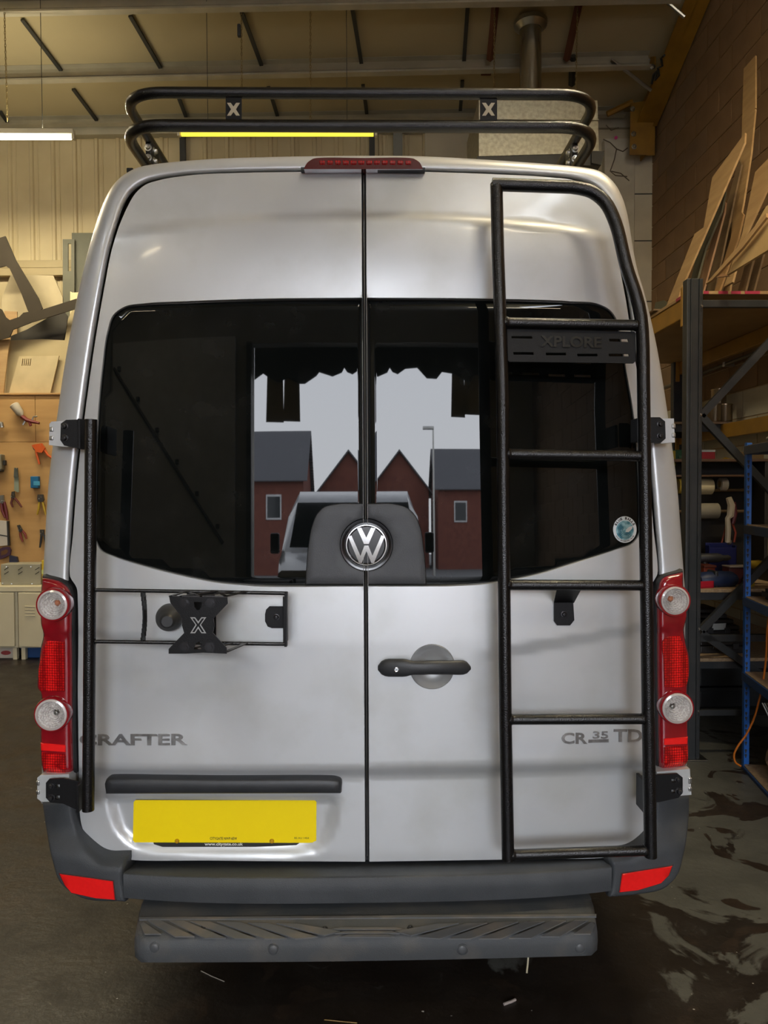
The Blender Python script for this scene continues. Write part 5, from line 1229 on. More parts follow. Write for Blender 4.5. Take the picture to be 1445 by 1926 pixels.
# cream panels standing above the tool board on a shelf
sh = obj('top_shelf', bbox((x0, LY - .02, ztop), (PB(170, 743).x, REAR_Y - .02, ztop + .02), .002, 1), PEG, bd)
def leaner(name, label, cat, pxs, Y, mat, th=.015, holes=(), group='cut boards leaning over the tool board'):
    pts = [atY(*q[:2], Y) for q in pxs]; o = pxplate(name, pxs, lambda a, b: atY(a, b, Y), th, mat, None, holes, toward=(0, 1, 0)); return tagit(o, label, cat, group)
leaner('cream_cutout_board', 'large cream panel with a window cut-out standing on the board shelf', 'panel', [(10, 742), (18, 640), (80, 638), (122, 640), (128, 600), (142, 570), (170, 560), (170, 742)], LY + .16, CREAMB)
ins_ = leaner('slotted_panel', 'smaller cream panel with five slots leaning on the large cream panel', 'panel', [(16, 742), (36, 670), (111, 669), (94, 742)], LY + .12, M('cream_panel_light', (.50, .40, .23), .5), holes=tuple([(40 + k * 3.6, 688), (42 + k * 3.6, 688), (44 + k * 3.6, 674.5), (46 + k * 3.6 - 4, 674.5)][:0] or [(40.5 + k * 3.7, 688), (42.2 + k * 3.7, 688), (44.2 + k * 3.7, 674.5), (42.5 + k * 3.7, 674.5)] for k in range(5)))
leaner('dark_recess_panel', 'dark brown panel with rounded corner behind the window cut-out', 'panel', [(20, 742), (20, 632), (50, 620), (100, 592), (122, 588), (127, 594), (124, 625), (119, 640), (119, 742)], LY + .20, M('umber_panel', (.028, .022, .014), .7))
leaner('plywood_offcut', 'orange plywood strip standing at the far left of the shelf', 'board', [(-6, 742), (-6, 640), (18, 638), (12, 690), (6, 742)], LY + .08, PLY)
leaner('cream_sheet', 'tall cream sheet leaning under the horizontal wall rail', 'sheet', [(0, 742), (4, 560), (20, 517), (100, 518), (118, 560), (118, 600), (40, 742)], LY + .30, M('cream_sheet', (.42, .34, .20), .6))
leaner('olive_board', 'tall olive grey board beside the van pillar', 'board', [(136, 742), (135, 438), (178, 438), (178, 742)], LY + .34, OLIVE)
leaner('olive_slotted_board', 'olive board with a slot and two dark catches left of the taller olive board', 'board', [(118, 742), (118, 450), (140, 450), (140, 742)], LY + .31, M('olive_light', (.10, .095, .058), .6), holes=([(128, 458), (134, 458), (134, 510), (128, 510)],))
leaner('brown_strip_panel', 'long taupe arm-shaped panel sloping down from upper left', 'panel', [(-10, 450), (10, 444), (30, 490), (72, 560), (80, 580), (60, 596), (52, 584), (40, 552), (18, 505), (10, 500), (-10, 505)], LY + .05, TAUPE)
leaner('cut_out_panel', 'taupe cut-out panel with a long rising arm across the shelf', 'panel', [(-10, 575), (3, 582), (10, 596), (18, 602), (36, 596), (44, 588), (80, 582), (152, 559), (152, 578), (60, 606), (24, 620), (18, 634), (-10, 642)], LY + .02, TAUPE)
leaner('small_plywood_piece', 'small orange plywood piece behind the arm-shaped panel', 'board', [(6, 660), (8, 585), (32, 586), (32, 660)], LY + .24, PLY)
leaner('notched_card', 'white notched card standing above the rising taupe arm', 'card', [(131, 660), (132, 548), (136, 550), (146, 550), (150, 547), (152, 660)], LY + .28, C('card', 210, 195, 150))
# ---------------------------------------------------------------- right: pallet rack
rack = thing('pallet_rack', 'dark pallet rack with yellow beams standing against the block wall', 'rack', (1.95, 3.2, 0))
RX, RYf = 1.952, 2.19
fr = atY(1305, 1000, RYf); RX = fr.x
PH = atY(1305, 523, RYf).z
def upright(x, y, h, vis):
    w = .098
    o = obj('upright', bbox((x - w / 2, y, 0), (x + w / 2, y + .07, h), .006), RACKD, rack)
    if vis:
        for s in (-.030, .020): obj('upright_rib', bbox((x + s, y - .010, 0.01), (x + s + .010, y + .002, h - .004), .002, 1), RACKD, o)
        bm = nb(); z = .12
        while z < h - .05:
            box(bm, (x + .034, y - .0025, z), (x + .041, y + .001, z + .010)); z += .075
        q_ = obj('upright_slots', bm, INK, o); q_['kind'] = 'stuff'
        for z in (h - .17, .55 * h + .5, .81, .30): bolt(V((x + .037, y - .002, z)), .006, o, STEEL)
        obj('base_foot', bbox((x - .07, y - .03, 0), (x + .09, y + .12, .008), .002, 1), STEEL, o)
upright(RX, RYf, PH, True)
upright(2.90, RYf + .02, PH, False)
upright(2.88, 4.52, PH - .02, False); upright(RX + .0, 4.52, PH, False)
FRY = RYf + .04
for (py0, py1) in ((572, 572), (1200, 1200)):
    z = atY(1330, py0, FRY).z; obj('frame_brace', bbox((RX, FRY - .015, z - .022), (2.90, FRY + .015, z + .022), .003), RACKD, rack)
z = atY(1330, 1340, FRY).z; obj('frame_brace', bbox((RX, FRY - .015, z - .018), (2.90, FRY + .015, z + .018), .003), RACKD, rack)
for (a, b) in (((1318, 782), (1520, 566)), ((1318, 782), (1520, 998)), ((1318, 1186), (1520, 980)), ((1318, 1190), (1520, 1330))):
    A_, B_ = atY(*a, FRY), atY(*b, FRY); d = (B_ - A_); t_ = (2.88 - A_.x) / d.x; B_ = A_ + d * min(t_, 1.3)
    bm = nb(); u = V((0, 1, 0)); n = d.normalized().cross(u) * .022
    q = [A_ - n - u * .015, A_ + n - u * .015, B_ + n - u * .015, B_ - n - u * .015]; va = [bm.verts.new(p) for p in q]; vb = [bm.verts.new(p + u * .03) for p in q]
    bm.faces.new(va); bm.faces.new(vb[::-1])
    for i in range(4): bm.faces.new((va[i], va[(i + 1) % 4], vb[(i + 1) % 4], vb[i]))
    obj('diagonal_brace', bm, RACKD, rack)
DZ = atX(1294, 553, RX).z
def beam(x, z, name='beam', h=.115, mat=ORANGEB):
    o = obj(name, bbox((x - .022, RYf + .07, z - h), (x + .022, 4.52, z), .006), mat, rack)
    for y in (RYf + .062, 4.50): obj('beam_connector', bbox((x - .052, y, z - .18), (x - .020, y + .03, z + .06), .003), mat, o)
beam(RX - .0, 2.85); beam(2.90, 2.85)
beam(2.90, 2.20)
z2 = 2.20
dk = obj('deck_board', bbox((RX - .03, RYf + .02, 2.852), (3.03, 4.6, 2.872), .002, 1), PLY, rack); 
obj('deck_board', bbox((RX - .06, RYf + .5, 2.8725), (2.6, 4.3, 2.885), .002, 1), PLYD, rack)
PINK = C('pink_spray', 170, 45, 75)
for (x0_, x1_) in ((1324, 1334), (1352, 1370), (1376, 1394), (1402, 1430)):
    a = atY(x0_, 551, RYf + .016); b = atY(x1_, 551, RYf + .016); obj('painted_end', bbox((a.x, RYf + .017, 2.854), (b.x, RYf + .0215, 2.871), 0), PINK, dk)
a = atX(1284, 553, RX - .035); obj('painted_end', bbox((RX - .034, a.y - .1, 2.853), (RX - .029, a.y + .1, 2.871), 0), PINK, dk)
# lower shelves of the rack
for py, h in ((1108, .022), (1238, .022)):
    z = atY(1350, py, RYf + .10).z
    obj('shelf_board', bbox((RX + .02, RYf + .10, z - h), (3.02, 4.4, z), .002, 1), CHIP, rack)
    for y in (RYf + .12, 4.4): obj('shelf_bearer', bbox((RX, y, z - h - .05), (2.9, y + .03, z - h), .002, 1), RACKD, rack)
z = 2.07; obj('shelf_board', bbox((2.35, 3.66, 2.20), (3.03, 4.5, 2.218), .002, 1), CHIP, rack)
for y in (3.70, 4.4): obj('shelf_bearer', bbox((2.4, y, 2.14), (2.9, y + .03, 2.20), .002, 1), RACKD, rack)
# long offcuts leaning on the block wall above the rack
DK = 2.874
def offcut(label, pxs, xb, xt, ztp, mat, th=.012, name='plywood_offcut', group='plywood offcuts leaning over the pallet rack'):
    ztp = 5.12; xt = 2.88 + (xb - 1.99) * .28; m = (xt - xb) / (ztp - DK); n = V((1, 0, -m)).normalized(); P0 = V((xb, 0, DK + .008)); P_ = []
    for q in pxs:
        if len(q) > 2:     # foot of the board, on the deck
            dd = (xb - CAMP.x) / ((ray(q[0], 900).x) / ray(q[0], 900).y); P_.append(V((xb, CAMP.y + dd, DK + .008)))
        else: P_.append(onplane(q[0], q[1], P0, n))
    o = P_[0]; far = max(P_, key=lambda p: (p - o).length); ax = (far - o).normalized(); k = max(P_, key=lambda p: ((p - o) - ax * (p - o).dot(ax)).length); nn = ax.cross(k - o).normalized()
    if nn.x > 0: nn = -nn
    ay = nn.cross(ax); L = [((p - o).dot(ax), (p - o).dot(ay)) for p in P_]
    # split ply edge: face and core
    ob = obj(name, plate_bm(nb(), L, o, ax, ay, th, n=nn), mat, None); tagit(ob, label, 'board', group); return ob
offcut('long pale plywood board, leftmost of the leaning offcuts above the rack', [(1255, 0, 'b'), (1310, 441), (1327, 429), (1343, 335), (1405, 251), (1404, 270), (1283, 548), (1277, 0, 'b')], 1.99, 3.02, 4.7, PLY)
offcut('tallest pale offcut with a notch near its top, rising to the upper right', [(1362, 0, 'b'), (1398, 270), (1402, 130), (1424, 105), (1424, 204), (1420, 210), (1424, 206), (1416, 290), (1402, 380), (1385, 470), (1372, 0, 'b')], 2.30, 3.03, 5.0, PLY)
offcut('olive faced offcut behind the leftmost plywood board', [(1290, 0, 'b'), (1325, 430), (1338, 395), (1368, 362), (1360, 400), (1330, 470), (1302, 0, 'b')], 2.10, 3.02, 4.8, OLIVE)
offcut('thin pink-brown strip leaning beside the olive offcut', [(1306, 0, 'b'), (1362, 378), (1368, 382), (1366, 400), (1318, 0, 'b')], 2.18, 3.02, 4.7, C('strip_pink', 150, 115, 85))
offcut('dark narrow offcut in the middle of the leaning pile', [(1322, 0, 'b'), (1368, 395), (1393, 300), (1398, 310), (1340, 0, 'b')], 2.26, 3.02, 4.9, PLYD)
offcut('second thin pale strip in the middle of the leaning pile', [(1340, 0, 'b'), (1384, 430), (1398, 400), (1402, 405), (1392, 450), (1350, 0, 'b')], 2.22, 3.0, 4.9, C('strip_pale', 165, 130, 85))
offcut('light plywood offcut with pointed top at the right edge', [(1362, 0, 'b'), (1400, 440), (1424, 325), (1450, 298), (1450, 350), (1400, 458), (1378, 0, 'b')], 2.16, 3.03, 4.7, PLY)
offcut('broad plywood sheet leaning at the right edge of the picture', [(1368, 0, 'b'), (1445, 390), (1470, 370), (1510, 470), (1490, 0, 'b')], 2.06, 3.03, 4.6, M('plywood_light', (.46, .31, .14), .6, 0, (.40, .26, .11), 3, 6))
offcut('thin edge-on board crossing in front of the leaning pile', [(1328, 0, 'b'), (1392, 465), (1445, 402), (1446, 410), (1400, 468), (1340, 0, 'b')], 2.02, 3.0, 4.6, PLY)
offcut('short pale batten leaning low in front of the pile', [(1348, 0, 'b'), (1376, 520), (1380, 522), (1360, 0, 'b')], 2.02, 3.0, 4.8, C('batten_pink', 160, 120, 85))
offcut('flat green-grey board behind the yellow front beam', [(1230, 0, 'b'), (1236, 570), (1252, 566), (1262, 0, 'b')], 2.01, 2.9, 4.6, OLIVE)
# fill: strips packed between the big boards
for k, (px, tx, ty, xb) in enumerate(((1300, 1350, 430, 2.30), (1326, 1378, 420, 2.40), (1345, 1410, 400, 2.46), (1385, 1432, 400, 2.36), (1400, 1440, 440, 2.42))):
    offcut(['dark plywood strip behind the olive offcut', 'dark plywood strip behind the narrow middle offcut', 'dark plywood strip under the tallest offcut', 'dark plywood strip left of the broad sheet', 'dark plywood strip behind the broad sheet'][k], [(px, 0, 'b'), (tx, ty), (tx + 12, ty - 8), (px + 16, 0, 'b')], xb, 3.03, 4.9, PLYD)
# tins on the upper rear shelf
for i, (px, py0, py1, Y) in enumerate(((1352, 760, 788, 3.9), (1344, 788, 808, 3.75), (1363, 784, 808, 3.75))):
    a = atY(px, py1, Y); zz = 2.22 if i else 2.22 + .145
    t = obj('metal_tin', lathe(nb(), [(0, 0), (.058, 0), (.060, .004), (.060, .136), (.062, .14), (.058, .143), (0, .141)], (a.x, Y, zz), (0, 0, 1), 24), M('tin_metal', (.35, .27, .18), .25, .9), None, smooth=True, angle=40)
    tagit(t, ['shiny metal tin standing on top of two others on the rear shelf', 'left one of the two lower metal tins on the rear shelf', 'right one of the two lower metal tins on the rear shelf'][i], 'tin', 'metal tins on the rear shelf'); obj('tin_lid', lathe(nb(), [(.055, .1405), (.0635, .142), (.0635, .150), (.05, .149), (0, .148)], (a.x, Y, zz - .003), (0, 0, 1), 24), M('tin_metal', (.35, .27, .18), .25, .9), t, smooth=True)
pp = thing('wall_pipe', 'grey pipe running along the block wall under the top deck', 'pipe', (2.98, 3, 2.5)); a = atX(1321, 702, 2.99); b = atX(1445, 655, 2.99); a2 = a + (a - b) * .8; b2 = a + (b - a) * 1.6
obj('pipe_run', tube(nb(), [a2, b2], .016, 10), C('pipe_grey', 90, 82, 66), pp, smooth=True)
for t_ in (.1, .5, .9): q = a2 + (b2 - a2) * t_; obj('pipe_clip', bbox(q - V((.02, .015, .02)), q + V((.075, .015, .02)), .003), STEEL, pp)

# objects between the uprights ------------------------------------------------
def bx3(name, label, cat, px0, py0, px1, py1, Y, depth, mat, group=None, bev=.006, drop=None):
    a = atY(px0, py0, Y); b = atY(px1, py1, Y); z0_ = drop if drop is not None else b.z
    o = obj(name, bbox((a.x, Y, z0_), (b.x, Y + depth, a.z), bev), mat, None); return tagit(o, label, cat, group)
S1 = atY(1350, 1108, RYf + .10).z; S2 = atY(1350, 1238, RYf + .10).z
# an inner peg rail rack holding tape rolls
hr_ = thing('tape_rail', 'dark rail unit holding tape and wrap rolls behind the rack upright', 'rail unit', (2.2, 3.0, S1))
for z_ in (atY(1340, 922, 3.0).z, atY(1340, 962, 3.0).z): obj('dowel', tube(nb(), [V((1.92, 3.0, z_)), V((2.75, 3.0, z_))], .012, 10), C('dowel', 90, 70, 45), hr_, smooth=True)
for x_ in (1.93, 2.80): obj('rail_side', bbox((x_ - .012, 2.86, S1), (x_ + .012, 3.14, 1.86), .003), C('rail_dark', 38, 32, 26), hr_)
obj('rail_top', bbox((1.93, 2.84, 1.86), (2.80, 3.2, 1.88), .003), C('rail_board', 78, 55, 35), hr_); obj('rail_mid', bbox((1.94, 2.9, 1.755), (2.79, 3.15, 1.77), .003), C('rail_board', 78, 55, 35), hr_)
obj('rail_back', bbox((1.94, 3.15, S1), (2.79, 3.16, 1.86), .0, 1), C('rail_back', 30, 26, 22), hr_)
def roll(name, label, cx, cy, r, x0, x1, col, core=.6, Y=3.0):
    A_ = atY(cx, cy, Y); w = x1 - x0; t = thing(name, label, 'roll', A_, 'rolls of tape and wrap on the rail'); ax = V((1, 0, 0))
    obj('roll_body', lathe(nb(), [(r * core, 0), (r, 0), (r, w), (r * core, w), (r * core, 0)], (x0, Y, A_.z), ax, 32), col, t, smooth=True)
    obj('roll_core', lathe(nb(), [(r * core - .006, -.002), (r * core, -.002), (r * core, w + .002), (r * core - .006, w + .002), (r * core - .006, -.002)], (x0, Y, A_.z), ax, 28), C('core_tan', 165, 135, 85), t, smooth=True)
RXx = lambda px, Y=3.0: atY(px, 900, Y).x
roll('wrap_roll', 'large cream roll on the upper dowel just right of the dark upright', 1330, 915, .058, RXx(1312), RXx(1338), C('wrap_cream', 190, 178, 145))
roll('wrap_roll', 'clear film roll with a yellow core on the lower dowel', 1345, 961, .056, RXx(1308), RXx(1350), C('wrap_grey', 135, 128, 112))
roll('tape_roll', 'small white tape roll at the right end of the upper dowel', 1361, 911, .046, RXx(1354), RXx(1366), C('tape_white', 200, 195, 180), .55)
roll('tape_roll', 'yellow tape roll seen left of the dark upright', 1283, 914, .056, RXx(1274), RXx(1290), C('tape_yellow', 190, 160, 60), .6)
st_ = thing('webbing_strap', 'white webbing strap hanging in a long loop from the rail', 'strap', atY(1370, 945, 2.84))
obj('strap_loop', tube(nb(), [atY(x, y, 2.84) for x, y in ((1371, 936), (1376, 950), (1374, 970), (1369, 975), (1370, 995), (1369, 1020))], [.020, .026, .024, .018, .020, .018], 8), C('strap_white', 175, 165, 148), st_, smooth=True)
obj('strap_buckle', bbox(atY(1366, 1025, 2.84) - V((0, .01, 0)), atY(1376, 1016, 2.84) + V((0, .01, 0)), .003), STEEL, st_)
st_ = thing('red_strap', 'dark red ratchet strap hanging beside the white strap', 'strap', atY(1381, 950, 2.86))
obj('strap_loop', tube(nb(), [atY(x, y, 2.86) for x, y in ((1380, 945), (1383, 965), (1378, 985))], .016, 8), C('strap_red', 80, 22, 30), st_, smooth=True); obj('strap_tail', tube(nb(), [atY(x, y, 2.86) for x, y in ((1378, 985), (1384, 1002), (1381, 1020))], .008, 6), C('strap_red2', 130, 50, 30), st_, smooth=True)
st_ = thing('orange_clamp', 'orange A-shaped clamp hanging below the white strap', 'clamp', atY(1366, 1000, 2.9))
obj('clamp_arm', tube(nb(), [atY(1366, 990, 2.9), atY(1357, 1025, 2.9)], .007, 6), C('cl_or', 150, 60, 25), st_); obj('clamp_arm', tube(nb(), [atY(1366, 990, 2.9), atY(1376, 1025, 2.9)], .007, 6), C('cl_or', 150, 60, 25), st_)
# on the rail top: green case, red and white box
gx = bx3('green_case', 'green case with a yellow side panel behind the ladder hinge', 'case', 1266, 846, 1292, 877, 2.95, .2, C('case_green', 18, 78, 48), drop=1.88)
pxplate('yellow_side', [(1265, 848), (1270, 848), (1270, 876), (1264, 876)], lambda a, b: atY(a, b, 2.944), .01, C('case_yel', 165, 145, 30), gx); pxplate('case_label', [(1277, 857), (1289, 857), (1289, 862), (1277, 862)], lambda a, b: atY(a, b, 2.944), .003, C('case_lab', 70, 110, 80), gx)
rx_ = bx3('red_white_box', 'red and white box lying on the rail unit right of the upright', 'box', 1318, 849, 1346, 856, 2.92, .25, C('box_red', 160, 30, 35), drop=1.88)
pxplate('white_band', [(1318, 846), (1346, 846), (1346, 850), (1318, 850)], lambda a, b: atY(a, b, 2.918), .25, C('box_white', 185, 190, 180), rx_, toward=(0, 1, 0))
# shelf at hand height: blue bin, tray, case
bb = obj('blue_bin', bbox((RXx(1336, 3.0), 2.62, S1), (RXx(1388, 3.0) - .1, 2.95, S1 + .19), .012), C('bin_blue', 12, 24, 95), None) if False else None
t = thing('storage_bin', 'dark blue open storage bin on the middle rack shelf', 'bin', (2.12, 2.75, S1)); a = atY(1334, 1022, 2.78); b = atY(1386, 1062, 2.78)
za = S1; zc = a.z
obj('bin_front', bbox((a.x, 2.78, za), (b.x, 2.79, zc - .03), .003), C('bin_blue', 14, 24, 88), t); obj('bin_back', bbox((a.x, 2.83, za), (b.x, 2.84, zc), .003), C('bin_blue', 14, 24, 88), t)
for x_ in (a.x, b.x - .01): obj('bin_side', bbox((x_, 2.78, za), (x_ + .01, 2.84, zc - .015), .003), C('bin_blue', 14, 24, 88), t)
t = obj('orange_box', bbox((RXx(1316, 2.7), 2.62, S1), (RXx(1337, 2.7), 2.76, S1 + .10), .006), C('ora_box', 140, 55, 25), None); tagit(t, 'orange box against the dark upright on the middle shelf', 'box')
obj('box_lid', bbox((RXx(1316, 2.7) - .004, 2.61, S1 + .10), (RXx(1337, 2.7) + .004, 2.77, S1 + .115), .003), C('ora_lid', 95, 40, 22), t)
t = obj('maroon_case', bbox((RXx(1357, 2.62), 2.50, S1), (RXx(1398, 2.62), 2.60, S1 + .115), .006), C('maroon', 58, 16, 20), None); tagit(t, 'maroon case with a pale top edge on the middle rack shelf', 'case')
obj('case_edge', bbox((RXx(1357, 2.62), 2.495, S1 + .112), (RXx(1398, 2.62), 2.605, S1 + .12), .002), C('edge_p', 140, 130, 125), t)
t = thing('red_tray', 'bright red tool tray tilted on the front of the middle shelf', 'tray', (2.0, 2.4, S1)); RT = C('tray_red', 175, 25, 45)
R_ = Matrix.Rotation(.30, 3, 'Z'); pv = V((2.03, 2.38, S1))
for nm, lo_, hi_ in (('tray_base', (1.97, 2.30, S1 + .002), (2.17, 2.44, S1 + .012)), ('tray_rim', (1.97, 2.30, S1), (2.17, 2.31, S1 + .045)), ('tray_rim', (1.97, 2.43, S1), (2.17, 2.44, S1 + .045)), ('tray_rim', (2.16, 2.30, S1), (2.17, 2.44, S1 + .045)), ('tray_divider', (2.06, 2.31, S1 + .01), (2.068, 2.43, S1 + .035))):
    obj(nm, bbox(lo_, hi_, .003, rot=R_, piv=pv), RT, t)
t = obj('blue_holdall', lathe(nb(), [(0, -.13), (.04, -.13), (.062, -.10), (.068, 0), (.062, .10), (.04, .13), (0, .13)], (2.24, 2.42, S1 + .05), (1, .15, 0), 20), C('hold_blue', 20, 38, 72), None, smooth=True)
for v in t.data.vertices: v.co.z = S1 + max(0, (v.co.z - S1) * .85) if v.co.z > S1 else S1
tagit(t, 'dark blue rounded bag lying beside the red tray', 'bag'); obj('bag_band', bbox((2.20, 2.36, S1 + .001), (2.225, 2.48, S1 + .105), .01), INK, t)
# dark odds and ends deeper on the same shelf: drills
def drill(label, x, y, z, mat, s=1.0, rot=0):
    t = thing('cordless_drill', label, 'drill', (x, y, z), 'power tools on the rack shelves'); R2 = Matrix.Rotation(rot, 3, 'Z'); P_ = lambda a, b, c_: V((x, y, z)) + R2 @ (V((a, b, c_)) * s)
    obj('motor_body', tube(nb(), [P_(-.10, 0, .17), P_(-.08, 0, .17), P_(.05, 0, .17), P_(.08, 0, .17)], [.025 * s, .036 * s, .036 * s, .026 * s], 14), mat, t, smooth=True)
    obj('chuck', tube(nb(), [P_(.08, 0, .17), P_(.13, 0, .17), P_(.15, 0, .17)], [.022 * s, .022 * s, .010 * s], 12), INK, t, smooth=True)
    obj('grip', tube(nb(), [P_(-.05, 0, .15), P_(-.065, 0, .06)], [.022 * s, .018 * s], 10), INK, t, smooth=True)
    obj('battery', bbox(P_(-.11, -.035, .0) if rot == 0 else P_(-.11, -.035, 0), P_(-.02, .035, .055), .008 * s) if rot == 0 else tube(nb(), [P_(-.065, 0, .0), P_(-.065, 0, .055)], .045 * s, 8), mat, t)
drill('yellow and black drill standing on the middle shelf by the blue post', 2.50, 2.45, S1, C('drill_yel', 140, 115, 20), .8, .4)
drill('dark drill standing behind the maroon case', 2.36, 2.75, S1, C('drill_dark', 45, 45, 48), .9)
# white painted tool board behind the blue rack with yellow power tools
tb = thing('rear_tool_board', 'tan tool board with yellow power tools behind the blue shelving', 'tool board', (2.75, 3.3, S1))
TBY = 3.30
a = atY(1392, 850, TBY); b = atY(1500, 1010, TBY)
obj('board_sheet', bbox((a.x, TBY, b.z), (3.02, TBY + .015, a.z), .002, 1), C('tan_board', 150, 118, 68, .7), tb); obj('board_leg', bbox((a.x + .05, TBY + .002, S1), (a.x + .09, TBY + .014, b.z), 0), C('tan_board', 150, 118, 68, .7), tb)
YL = C('tool_yellow', 165, 130, 20)
for i, (cx, cy, r) in enumerate(((1374, 872, .05), (1412, 908, .035), (1418, 948, .035), (1398, 930, .03))):
    t = thing('power_tool', ['yellow power tool hanging just left of the blue post', 'small yellow power tool on the tan board, upper', 'yellow sander on the tan board above its black marks', 'yellow grip tool right behind the blue post'][i], 'power tool', atY(cx, cy, TBY - .06), 'yellow power tools on the tan board')
    c_ = atY(cx, cy, TBY - .06); obj('tool_body', tube(nb(), [c_ + V((-r * 1.6, 0, r * .2)), c_ + V((-r * .9, 0, 0)), c_, c_ + V((r * 1.3, 0, -r * .1))], [r * .5, r, r * .8, r * .5], 12), YL, t, smooth=True)
    obj('tool_grip', tube(nb(), [c_, c_ + V((r * .5, 0, -r * 1.6))], [r * .5, r * .4], 8), INK, t, smooth=True); obj('tool_nose', tube(nb(), [c_ + V((r * 1.2, 0, 0)), c_ + V((r * 2.4, 0, .0))], r * .3, 8), INK, t, smooth=True); obj('tool_hook', tube(nb(), [c_ + V((0, 0, 0)), c_ + V((0, .062, 0))], .006, 6), STEEL, t)
for k in range(9): obj('printed_mark', bbox(atY(1402 + (k % 3) * 8, 962 + (k // 3) * 5, TBY - .003), atY(1406 + (k % 3) * 8, 960 + (k // 3) * 5, TBY - .003) + V((0, .003, 0)), 0), INK, tb)
# lower shelf: black tool cases
CB = M('case_black', (.012, .012, .013), .4); 
for i, (x0_, x1_, y0_, y1_, Y, lab) in enumerate(((1312, 1392, 1192, 1212, 2.50, 'upper black tool case on the lower rack shelf'), (1318, 1412, 1210, 1238, 2.42, 'lower black tool case with a white corner on the lower rack shelf'))):
    a = atY(x0_, y0_, Y); b = atY(x1_, y1_, Y); z0_ = S2 + (.0 if i else .105); z1_ = S2 + (.10 if i else .165)
    t = thing('tool_case', lab, 'case', (a.x, Y, z0_), 'black tool cases on the rack'); obj('case_lower', bbox((a.x, Y, z0_), (b.x, Y + .35, (z0_ + z1_) / 2 - .002), .008), CB, t); obj('case_lid', bbox((a.x, Y, (z0_ + z1_) / 2), (b.x, Y + .35, z1_), .008), CB, t)
    for f in (.3, .7): xx = a.x + (b.x - a.x) * f; obj('latch', bbox((xx - .02, Y - .008, (z0_ + z1_) / 2 - .02), (xx + .02, Y + .002, (z0_ + z1_) / 2 + .015), .003), C('latch', 40, 40, 42), t)
lb = obj('paper_label', pxplate_bm(nb(), [(1342, 1173), (1366, 1172), (1364, 1184), (1338, 1185)], lambda a, b: atY(a, b, 2.50), .003), C('paper', 165, 168, 165), None); tagit(lb, 'white paper note lying on top of the black tool cases', 'paper')
for v in lb.data.vertices: pass
for i in range(3):
    z0_ = S2 + .168 + i * .03; t = obj('black_tray', bbox((2.0 + i * .02, 2.55 + i * .03, z0_), (2.42 - i * .03, 2.85, z0_ + .028), .006), CB, None); tagit(t, ['lowest thin black tray stacked on the tool cases', 'middle thin black tray stacked on the tool cases', 'top thin black tray stacked on the tool cases'][i], 'tray', 'thin black trays'); obj('tray_grip', bbox((2.15, 2.54 + i * .03, z0_ + .008), (2.25, 2.556 + i * .03, z0_ + .018), .002), C('latch', 40, 40, 42), t)
t = obj('black_folder', bbox((RXx(1410, 2.9) - .0, 2.6, S1 + .0), (RXx(1410, 2.9) + .25, 2.9, S1 + .1), .01), CB, None); tagit(t, 'black box behind the blue post on the middle rack shelf', 'box'); obj('box_lid', bbox((RXx(1410, 2.9) - .005, 2.595, S1 + .1), (RXx(1410, 2.9) + .255, 2.905, S1 + .12), .005), CB, t)
# dark plastic bins on the floor
DGB = M('dark_grey_bin', (.028, .032, .035), .45)
for i, (z0_, z1_) in enumerate(((0, .155), (.16, .46))):
    a = atY(1316, 1300, 3.25); b = atY(1412, 1300, 3.25); t = thing('floor_bin', ['low dark grey bin on the floor under the rack, bottom one', 'taller dark grey bin with a hand hole, stacked on the low one'][i], 'bin', (2.3, 3.4, z0_), 'dark bins stacked under the rack')
    obj('bin_body', bbox((a.x, 3.25, z0_), (b.x + .2, 3.7, z1_), .012), DGB, t); obj('bin_rim', bbox((a.x - .01, 3.24, z1_ - .03), (b.x + .21, 3.71, z1_), .005), DGB, t)
    if i: obj('hand_hole', bbox((a.x + .06, 3.235, z1_ - .085), (a.x + .24, 3.246, z1_ - .045), .004), INK, t)
# ---------------------------------------------------------------- blue shelving in front of the rack
bs = thing('blue_shelving', 'blue bolt-free steel shelving unit at the right edge', 'shelving', (2.3, 1.6, 0))
BY = 2.06; px_ = atY(1398, 1200, BY).x; ang = -.17; org = V((px_, BY, 0)); Rz = Matrix.Rotation(ang, 3, 'Z')
def LB(x, y, z): return org + Rz @ V((x, y, z))     # local: x to the right, y towards the back
def lbox(lo, hi, bev=.002, seg=1):
    bm = nb(); box(bm, lo, hi)
    if bev: bmesh.ops.bevel(bm, geom=list(bm.edges), offset=bev, segments=seg, affect='EDGES')
    for v in bm.verts: v.co = LB(*v.co)
    return bm
BH = 1.94
W_, D_ = .45, -1.5
for (x, y) in ((0, 0), (W_, 0), (0, D_), (W_, D_)):
    s = 1 if x == 0 else -1; 
    o = obj('post', lbox((x - (.0 if s > 0 else .04) - .0, y - (.004 if y == 0 else 0), 0), (x + (.04 if s > 0 else 0), y + (.0 if y == 0 else .004), BH)), BLUEST, bs)
    obj('post_flange', lbox((x - .002, y - (.04 if y == 0 else 0), 0), (x + .002, y + (0 if y == 0 else .04), BH)), BLUEST, o)
    if x == 0 and y == 0:
        for k in range(24):
            z = .10 + k * .075
            bm = nb(); 
            for dz in (0, -.028):
                box(bm, (.014, -.0065, z + dz), (.026, -.0035, z + dz + .012)); box(bm, (.017, -.0065, z + dz - .010), (.023, -.0035, z + dz))
            for v in bm.verts: v.co = LB(*v.co)
            obj('key_slot', bm, INK, o)
